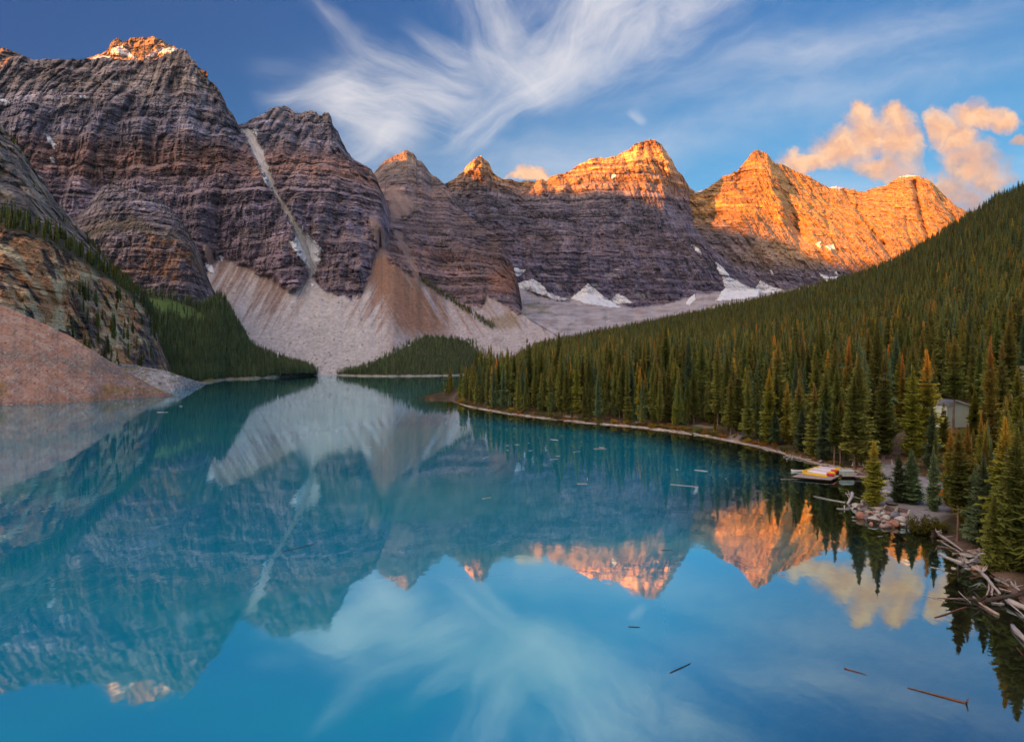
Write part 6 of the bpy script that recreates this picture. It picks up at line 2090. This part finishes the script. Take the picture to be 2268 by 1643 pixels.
stones('loose_stones', LSC, 1500, .12, .85, 'rprpw', 'loose stones scattered over the terracotta scree', (LSC[0] > -80) * 1.0)
stones('loose_stones', FAN, 700, .3, 1.7, 'wpgw', 'grey blocks of the boulder fan beside the terracotta scree')
stones('loose_stones', FARS[:3], 1300, .7, 3.6, 'wpww', 'blocks scattered down the far pale scree', FARS[3])

# low undergrowth on the bank and under the near trees
uc = bpy.data.collections.new('undergrowth')
for ch in 'kgkyo':
    uc.objects.link(bpy.data.objects.new('undergrowth', SHM[ch][random.randrange(4)][1]))
q = np.stack([RNG.uniform(30, 190, 9000), RNG.uniform(30, 215, 9000)], -1)
qd = land_d(q[:, 0], q[:, 1])
qn = noise(q[:, 0] / 6, q[:, 1] / 6, 0, 501)
k = (qd > 1.6) & (qd < 45) & (qn > -.08) & ~inpoly(q[:, 0], q[:, 1], LAND)
for ln in PATHS:
    k &= polydist(q[:, 0], q[:, 1], [tuple(WP(*p)[:2]) for p in ln]) > 1.6
q = q[k][:2600]
forest('undergrowth', np.stack([q[:, 0], q[:, 1], ground_z(q[:, 0], q[:, 1]) - .04], -1), RNG.uniform(.18, .48, len(q)), 'low leafy undergrowth on the near right bank', uc)

# ------------------------------------------------------------------ dock, canoes, cabins, benches
M_DECK = mat_wood('deck_boards', (.34, .27, .24), (.50, .42, .38))
M_PALEW = mat_plain('pale_green_siding', (.70, .76, .66), (.64, .71, .61), 2.0, .7, .0, .2)
M_TRIMW = mat_plain('white_trim', (.78, .80, .74), (.72, .74, .68), 2.0, .6)
M_ROOFG = mat_plain('grey_roofing', (.17, .165, .18), (.24, .23, .25), 3.0, .9, .01)
M_CONC = mat_plain('concrete', (.46, .45, .40), (.36, .35, .31), 5.0, .9, .01)
M_YEL = mat_plain('yellow_hull', (.80, .46, .015), (.74, .42, .015), 1.0, .35, 0, .5)
M_RED = mat_plain('red_hull', (.62, .025, .02), (.56, .02, .02), 1.0, .35, 0, .5)
M_WHT = mat_plain('white_hull', (.80, .76, .76), (.74, .70, .72), 1.0, .4, 0, .5)
M_LAV = mat_plain('lavender_hull', (.62, .50, .60), (.56, .46, .56), 1.0, .4, 0, .5)
M_DARKT = mat_plain('dark_trim', (.05, .045, .045), (.09, .07, .06), 2.0, .6)
M_ORNG = mat_plain('orange_tarp', (.78, .22, .02), (.62, .14, .015), 3.0, .6, .03)
M_BIN = mat_plain('grey_green_plastic', (.42, .46, .42), (.34, .38, .35), 2.0, .5)


def boxes(g, lst):
    """lst of (centre, size, rotz)"""
    for (c, s, rz) in lst:
        cs, sn = math.cos(rz), math.sin(rz)
        vs = []
        for z in (-1, 1):
            for x, y in ((-1, -1), (1, -1), (1, 1), (-1, 1)):
                px, py = x * s[0] / 2, y * s[1] / 2
                vs.append((c[0] + px * cs - py * sn, c[1] + px * sn + py * cs, c[2] + z * s[2] / 2))
        g.add(vs, [(3, 2, 1, 0), (4, 5, 6, 7), (0, 1, 5, 4), (1, 2, 6, 5), (2, 3, 7, 6), (3, 0, 4, 7)])


def part(name, g, mat, parent, smooth=False, bevel=0.0):
    o = bpy.data.objects.new(name, g.mesh(name, mat, smooth))
    link(o, parent)
    if bevel:
        b = o.modifiers.new('edge', 'BEVEL')
        b.width = bevel
        b.segments = 2
        b.limit_method = 'ANGLE'
    return o


# ---- floating dock: deck on floats, a lower wing, and the gangway to the bank
DZ = .46
A, B, Cc, E = WP(1754, 1055, DZ), WP(1840, 1062.3, DZ), WP(1863, 1053.4, DZ), WP(1777, 1046, DZ)


def raft(label, A, B, E, n, name='dock'):
    u, v = (B - A), (E - A)
    rz = math.atan2(u.y, u.x)
    Lu, Lv = u.length, v.length
    e = empty(name, (A.x, A.y, 0), rz)
    vl = Matrix.Rotation(-rz, 3, 'Z') @ v
    g = Geo()
    for i in range(n):
        t0, t1 = i / n, (i + .93) / n
        zt = DZ + random.uniform(-.008, .008)
        vs = []
        for z in (zt - .05, zt):
            for a_, b_ in ((0, t0), (1, t0), (1, t1), (0, t1)):
                vs.append((Lu * a_ + vl.x * b_, vl.y * b_, z))
        o = Geo()
        o.add(vs, [(3, 2, 1, 0), (4, 5, 6, 7), (0, 1, 5, 4), (1, 2, 6, 5), (2, 3, 7, 6), (3, 0, 4, 7)])
        part('plank', o, M_DECK, e)
    fr, fl = Geo(), Geo()

    def P2(a_, b_, z):
        return (Lu * a_ + vl.x * b_, vl.y * b_, z)
    for (p, q) in (((0, -.012), (1, -.012)), ((0, 1.0), (1, 1.0)), ((-.004, 0), (-.004, 1)), ((1.004, 0), (1.004, 1))):
        fr.tube([P2(*p, DZ - .14), P2(*q, DZ - .14)], [.085, .085], 4)
    part('beam', fr, M_WOODD, e)
    for b_ in (.12, .5, .88):
        fl.tube([P2(.02, b_, .10), P2(.98, b_, .10)], [.22, .22], 8)
    part('float', fl, M_DARKT, e)
    tag(e, label, 'dock')
    return e


raft('grey plank dock carrying the overturned canoes', A, B, E, 20)
W2, W3, W4 = WP(1864, 1053.0, DZ), WP(1876, 1055.2, DZ), WP(1888, 1045.8, DZ)
raft('small plank wing of the dock under the storage crate', WP(1848, 1052.2, DZ + .0) * 0 + WP(1864.6, 1053.6, DZ), WP(1893, 1053.8, DZ), WP(1873, 1046.8, DZ), 10)
raft('narrow gangway running from the dock to the bank', WP(1893.5, 1055.0, DZ), WP(1932, 1057.8, DZ), WP(1894.5, 1052.2, DZ), 5, 'gangway')


def canoe_geo(L=5.0, Wd=.86, Dp=.42, n=20, m=9):
    """hull with upswept ends, keel along x, open side down (overturned)"""
    hull, rim = Geo(), Geo()
    V, lft, rgt = [], [], []
    for i in range(n + 1):
        t = i / n * 2 - 1
        w = Wd / 2 * max(0.012, (1 - abs(t) ** 2.3))
        sheer = .16 * abs(t) ** 3
        keel = Dp + .03 * abs(t) ** 2 - .05 * abs(t) ** 8
        x = t * L / 2 * (1 - .02 * 0)
        for j in range(m):
            a = math.pi * j / (m - 1)
            yy = -math.cos(a) * w
            zz = math.sin(a) ** .75 * keel
            # end stems curve in towards the keel line
            xx = x * (1 - .05 * (zz / Dp) ** 2 * abs(t) ** 6)
            V.append((xx, yy, zz - sheer * (1 - math.sin(a)) * 1.0))
        lft.append(V[-m]); rgt.append(V[-1])
    fs = []
    for i in range(n):
        for j in range(m - 1):
            fs.append((i * m + j, i * m + j + 1, (i + 1) * m + j + 1, (i + 1) * m + j))
    hull.add(V, fs)
    rim.tube(lft, [.022] * len(lft), 5)
    rim.tube(rgt, [.022] * len(rgt), 5)
    return hull, rim


def canoe(x0, y0, x1, y1, z, mat, label, end=None, roll=0.0, up=False, end_side=1, z1=None):
    a, b = WP(x0, y0, z), WP(x1, y1, z if z1 is None else z1)
    L = (b - a).length
    d = b - a
    e = empty('canoe', (a + b) / 2)
    e.rotation_euler = (roll + (math.pi if up else 0), -math.asin(max(-1, min(1, d.z / L))), math.atan2(d.y, d.x))
    hull, rim = canoe_geo(L)
    h = part('hull', hull, mat, e, True)
    if end is not None:
        me = h.data
        me.materials.append(end)
        for p in me.polygons:
            if p.center.x * end_side > L * .24:
                p.material_index = 1
    sol = h.modifiers.new('thickness', 'SOLIDIFY')
    sol.thickness = .02
    part('gunwale', rim, M_DARKT if mat is M_WHT else mat, e, True)
    tag(e, label, 'canoe', 'canoes at the dock')
    return e


zd = DZ + .03
canoe(1776, 1048.5, 1833, 1057.0, zd, M_YEL, 'front yellow canoe overturned on the dock edge', None, .10)
canoe(1787, 1045.0, 1848, 1054.0, zd + .12, M_WHT, 'white canoe with a red end, overturned behind the front yellow one', M_RED, .12)
canoe(1793, 1042.2, 1851, 1049.6, zd + .24, M_LAV, 'lavender canoe overturned between the two red ended ones', M_YEL, .12)
canoe(1800, 1039.4, 1856, 1046.0, zd + .30, M_WHT, 'second white canoe with a red end, farther back on the dock', M_RED, .1)
canoe(1812, 1036.4, 1862, 1041.6, zd + .30, M_LAV, 'rearmost lavender canoe with a yellow end', M_YEL, .1)
canoe(1777, 1046.5, 1822, 1034.0, zd + .10, M_YEL, 'yellow canoe lying crosswise behind the others', None, -.35)
canoe(1752, 1040.5, 1795, 1040.8, .30, M_WHT, 'white canoe afloat behind the dock', None, 0, True)

# ---- storage crate
p = WP(1878.5, 1052.3, DZ)
e = empty('storage_crate', (p.x, p.y + .6, DZ + .01), .12)
tag(e, 'grey green storage crate with a sloping lid on the dock wing', 'crate')
g = Geo()
boxes(g, [((0, 0, .35), (2.4, 1.3, .70), 0)])
part('body', g, M_BIN, e, bevel=.03)
g = Geo()
g.add([(-1.25, -.72, .71), (1.25, -.72, .71), (1.25, .72, .71), (-1.25, .72, .71), (-1.0, -.25, 1.02), (1.0, -.25, 1.02), (1.0, .45, 1.02), (-1.0, .45, 1.02)], [(3, 2, 1, 0), (4, 5, 6, 7), (0, 1, 5, 4), (1, 2, 6, 5), (2, 3, 7, 6), (3, 0, 4, 7)])
part('lid', g, mat_plain('pale_lid', (.52, .56, .54), (.45, .50, .49), 2.0, .4), e, bevel=.02)
g = Geo()
boxes(g, [((-.7, -.665, .35), (.05, .03, .66), 0), ((0, -.665, .35), (.05, .03, .66), 0), ((.7, -.665, .35), (.05, .03, .66), 0)])
part('rib', g, M_DECK, e)

# ---- two benches on concrete supports
M_BROWN = mat_wood('dark_bench_boards', (.10, .05, .035), (.17, .09, .06))
for (xa, ya, xb, yb, lab) in ((1959, 1131, 1983, 1139, 'left bench of dark boards on pale concrete supports above the boulders'), (1986, 1136, 2014, 1143, 'right bench of dark boards on pale concrete supports beside the round bush')):
    a, b = ground_hit(xa, ya), ground_hit(xb, yb)
    zg = min(a.z, b.z)
    d = b - a
    L = Vector((d.x, d.y)).length
    e = empty('bench', ((a.x + b.x) / 2, (a.y + b.y) / 2, zg - .05), math.atan2(d.y, d.x))
    tag(e, lab, 'bench', 'benches above the boulders')
    for s in (-1, 1):
        g = Geo()
        x = s * (L / 2 - .1)
        g.add([(x - .13, -.35, 0), (x + .13, -.35, 0), (x + .13, .35, 0), (x - .13, .35, 0), (x - .13, .05, .92), (x + .13, .05, .92), (x + .13, .32, .92), (x - .13, .32, .92)], [(3, 2, 1, 0), (4, 5, 6, 7), (0, 1, 5, 4), (1, 2, 6, 5), (2, 3, 7, 6), (3, 0, 4, 7)])
        part('support', g, M_CONC, e, bevel=.02)
    for (y, z, sy, sz) in ((-.30, .46, .16, .06), (-.10, .46, .16, .06), (.09, .46, .16, .06)):
        g = Geo()
        boxes(g, [((0, y, z), (L - .5, sy, sz), 0)])
        part('plank', g, M_BROWN, e)
    for z in (.66, .84):
        g = Geo()
        boxes(g, [((0, .02 + (z - .66) * .3, z), (L - .5, .06, .13), 0)])
        part('plank', g, M_BROWN, e)

# ---- orange tarp bundle behind the slim fir
p = ground_hit(2082, 1103)
e = empty('tarp_bundle', p)
tag(e, 'bright orange tarp bundle half hidden behind the slim dark fir', 'tarp')
bm = bmesh.new()
bmesh.ops.create_icosphere(bm, subdivisions=4, radius=1)
for v in bm.verts:
    c = v.co
    n = float(fbm(np.array([c.x * 1.6]), np.array([c.y * 1.6]), np.array([c.z * 1.6]), 4, 601)[0])
    k = 1 + .22 * n
    v.co = (c.x * .66 * k, c.y * .55 * k, .72 + c.z * .80 * k * (1 if c.z > 0 else .9))
me = bpy.data.meshes.new('cover')
bm.to_mesh(me)
bm.free()
me.materials.append(M_ORNG)
link(bpy.data.objects.new('cover', me), e)
g = Geo()
for z, r in ((.45, .70), (.95, .66)):
    pts = [(math.cos(t) * r * 1.02, math.sin(t) * r * .88, z + .03 * math.sin(3 * t)) for t in np.linspace(0, 6.283, 25)]
    g.tube(pts, [.022] * 25, 5, False)
part('strap', g, M_DARKT, e)


# ---- cabins among the trees
def cabin(name, label, corner, right, left, hgt, rise, peak=.4, over=.5, trim_z=None):
    """corner: nearest ground corner, right/left: the two wall ends; gable on the right-hand wall"""
    c, r, l = Vector(corner), Vector(right), Vector(left)
    e = empty(name, c)
    tag(e, label, 'cabin')
    dr, dl = (r - c), (l - c)
    dr.z = dl.z = 0
    f = c + dr + dl
    up = Vector((0, 0, hgt))
    pk = dr * peak + Vector((0, 0, hgt + rise))
    Z = Vector((0, 0, 0))
    lo = Vector((0, 0, -1.2))
    g = Geo()
    g.add([Z + lo, dr + lo, dr + Vector((0, 0, hgt - .5)), pk, up], [(0, 1, 2, 3, 4)])
    g.add([dl + lo, Z + lo, up, dl + up], [(0, 1, 2, 3)])
    g.add([dr + lo, dr + dl + lo, dr + dl + Vector((0, 0, hgt - .5)), dr + Vector((0, 0, hgt - .5))], [(0, 1, 2, 3)])
    g.add([dr + dl + lo, dl + lo, dl + up, dl + pk, dr + dl + Vector((0, 0, hgt - .5))], [(0, 1, 2, 3, 4)])
    part('wall', g, M_PALEW, e)
    un, ln = dr.normalized(), dl.normalized()
    # siding boards: thin laps standing proud of both front walls
    g = Geo()
    nrm_r, nrm_l = -ln, -un
    k = 0.0
    while k < hgt - .55:
        for (d0, dd, nn) in ((Z, dr, nrm_r), (Z, dl, nrm_l)):
            p0 = Vector((0, 0, k)) + nn * .03
            p1 = dd + Vector((0, 0, k)) + nn * .03
            q0, q1 = p0 + Vector((0, 0, .22)) - nn * .025, p1 + Vector((0, 0, .22)) - nn * .025
            g.add([p0, p1, q1, q0], [(0, 1, 2, 3)])
            g.add([p0 - nn * .03, p1 - nn * .03, p1, p0], [(0, 1, 2, 3)])
        k += .225
    o = part('siding', g, M_PALEW, e)
    o['kind'] = 'stuff'
    # roof slabs with overhang
    for side, (q0, q1) in enumerate(((pk, up), (pk, dr + Vector((0, 0, hgt - .5))))):
        g = Geo()
        sl = (q1 - q0)
        q1 = q1 + sl.normalized() * over
        a0, a1 = q0 - ln * over, q1 - ln * over
        b0, b1 = q0 + dl + ln * over, q1 + dl + ln * over
        t = Vector((0, 0, .16))
        lift = Vector((0, 0, .04))
        vs = [a0 + lift, a1 + lift, b1 + lift, b0 + lift, a0 + t, a1 + t, b1 + t, b0 + t]
        g.add(vs, [(3, 2, 1, 0), (4, 5, 6, 7), (0, 1, 5, 4), (1, 2, 6, 5), (2, 3, 7, 6), (3, 0, 4, 7)])
        part('roof', g, M_ROOFG, e)
        g = Geo()
        w = Vector((0, 0, -.22))
        o1 = -ln * .03
        g.add([a0 + o1 + w, a1 + o1 + w, a1 + o1 + t, a0 + o1 + t, a0 + w, a1 + w, a1 + t, a0 + t], [(0, 1, 2, 3), (7, 6, 5, 4), (0, 4, 5, 1), (3, 2, 6, 7), (1, 5, 6, 2), (0, 3, 7, 4)])
        part('fascia', g, M_TRIMW, e)
    g = Geo()
    g.tube([Vector((0, 0, -1)) + (nrm_r + nrm_l) * .03, up + (nrm_r + nrm_l) * .03], [.11, .11], 4)
    part('corner_trim', g, M_TRIMW, e)
    if trim_z:
        g = Geo()
        p0, p1 = nrm_l * .07 + Vector((0, 0, trim_z)), dl + nrm_l * .07 + Vector((0, 0, trim_z))
        g.tube([p0, p1], [.15, .15], 4)
        part('belt_trim', g, M_TRIMW, e)
    return e


def at_d(x, y, D):
    return PT(x, y, D)


zc = CABIN[2]
c0 = PT(2096, 948, 171.5); c0.z = float(ground_z(c0.x, c0.y)) - .2
c1_ = PT(2146, 938, 178); c1_.z = c0.z
c2_ = PT(2022, 950, 180); c2_.z = c0.z
cabin('cabin', 'pale green gabled cabin behind the tall bare trunked pine', c0, c1_, c2_, (948 - 893) / F * 171.5, 1.0, .34, .45, 2.0)
d2 = 205.0
q0 = PT(2249, 892, d2); zq = float(ground_z(q0.x, q0.y)) - .3
ztop = H + (HY - 830) / F * d2
q0.z = zq
q1 = PT(2330, 890, d2 + 6); q1.z = zq
q2 = PT(2225, 890, d2 + 9); q2.z = zq
cabin('cabin', 'tall pale cabin at the right edge above the rust topped spruces', q0, q1, q2, ztop - zq, 2.6, .5, .6)
# open shelter with a white eave up the slope
s0 = PT(2172, 868, 232)
s0.z = float(ground_z(s0.x, s0.y))
e = empty('shelter', s0, .1)
tag(e, 'small dark shelter with a white eave board deep among the trees', 'shelter')
zt = H + (HY - 827) / F * 232 - s0.z
g = Geo()
boxes(g, [((1.2, 1.5, zt), (5.2, 3.4, .22), 0)])
part('roof', g, M_TRIMW, e)
g = Geo()
boxes(g, [((1.2, 2.9, zt / 2 - .3), (4.8, .2, zt + .4), 0)])
part('wall', g, M_DARKT, e)
for x in (-1.2, 3.6):
    g = Geo()
    boxes(g, [((x, .1, zt / 2 - .3), (.2, .2, zt + .35), 0)])
    part('post', g, M_BROWN, e)
# low pale roof below the second cabin
l0 = PT(2244, 935, 180)
l0.z = float(ground_z(l0.x, l0.y)) - .2
e = empty('shed', l0, -.12)
tag(e, 'low shed with a pale sloping roof below the second cabin', 'shed')
zt = H + (HY - 914) / F * 180 - l0.z
g = Geo()
boxes(g, [((2.5, 1.5, zt / 2 - .5), (5.6, 3.0, zt + .4), 0)])
part('wall', g, M_PALEW, e)
g = Geo()
g.add([(-.6, -.6, zt - .55), (5.8, -.6, zt - .55), (5.8, 3.4, zt + .35), (-.6, 3.4, zt + .35), (-.6, -.6, zt - .40), (5.8, -.6, zt - .40), (5.8, 3.4, zt + .5), (-.6, 3.4, zt + .5)], [(3, 2, 1, 0), (4, 5, 6, 7), (0, 1, 5, 4), (1, 2, 6, 5), (2, 3, 7, 6), (3, 0, 4, 7)])
part('roof', g, mat_plain('pale_roof', (.55, .54, .55), (.46, .45, .47), 2.0, .6), e)
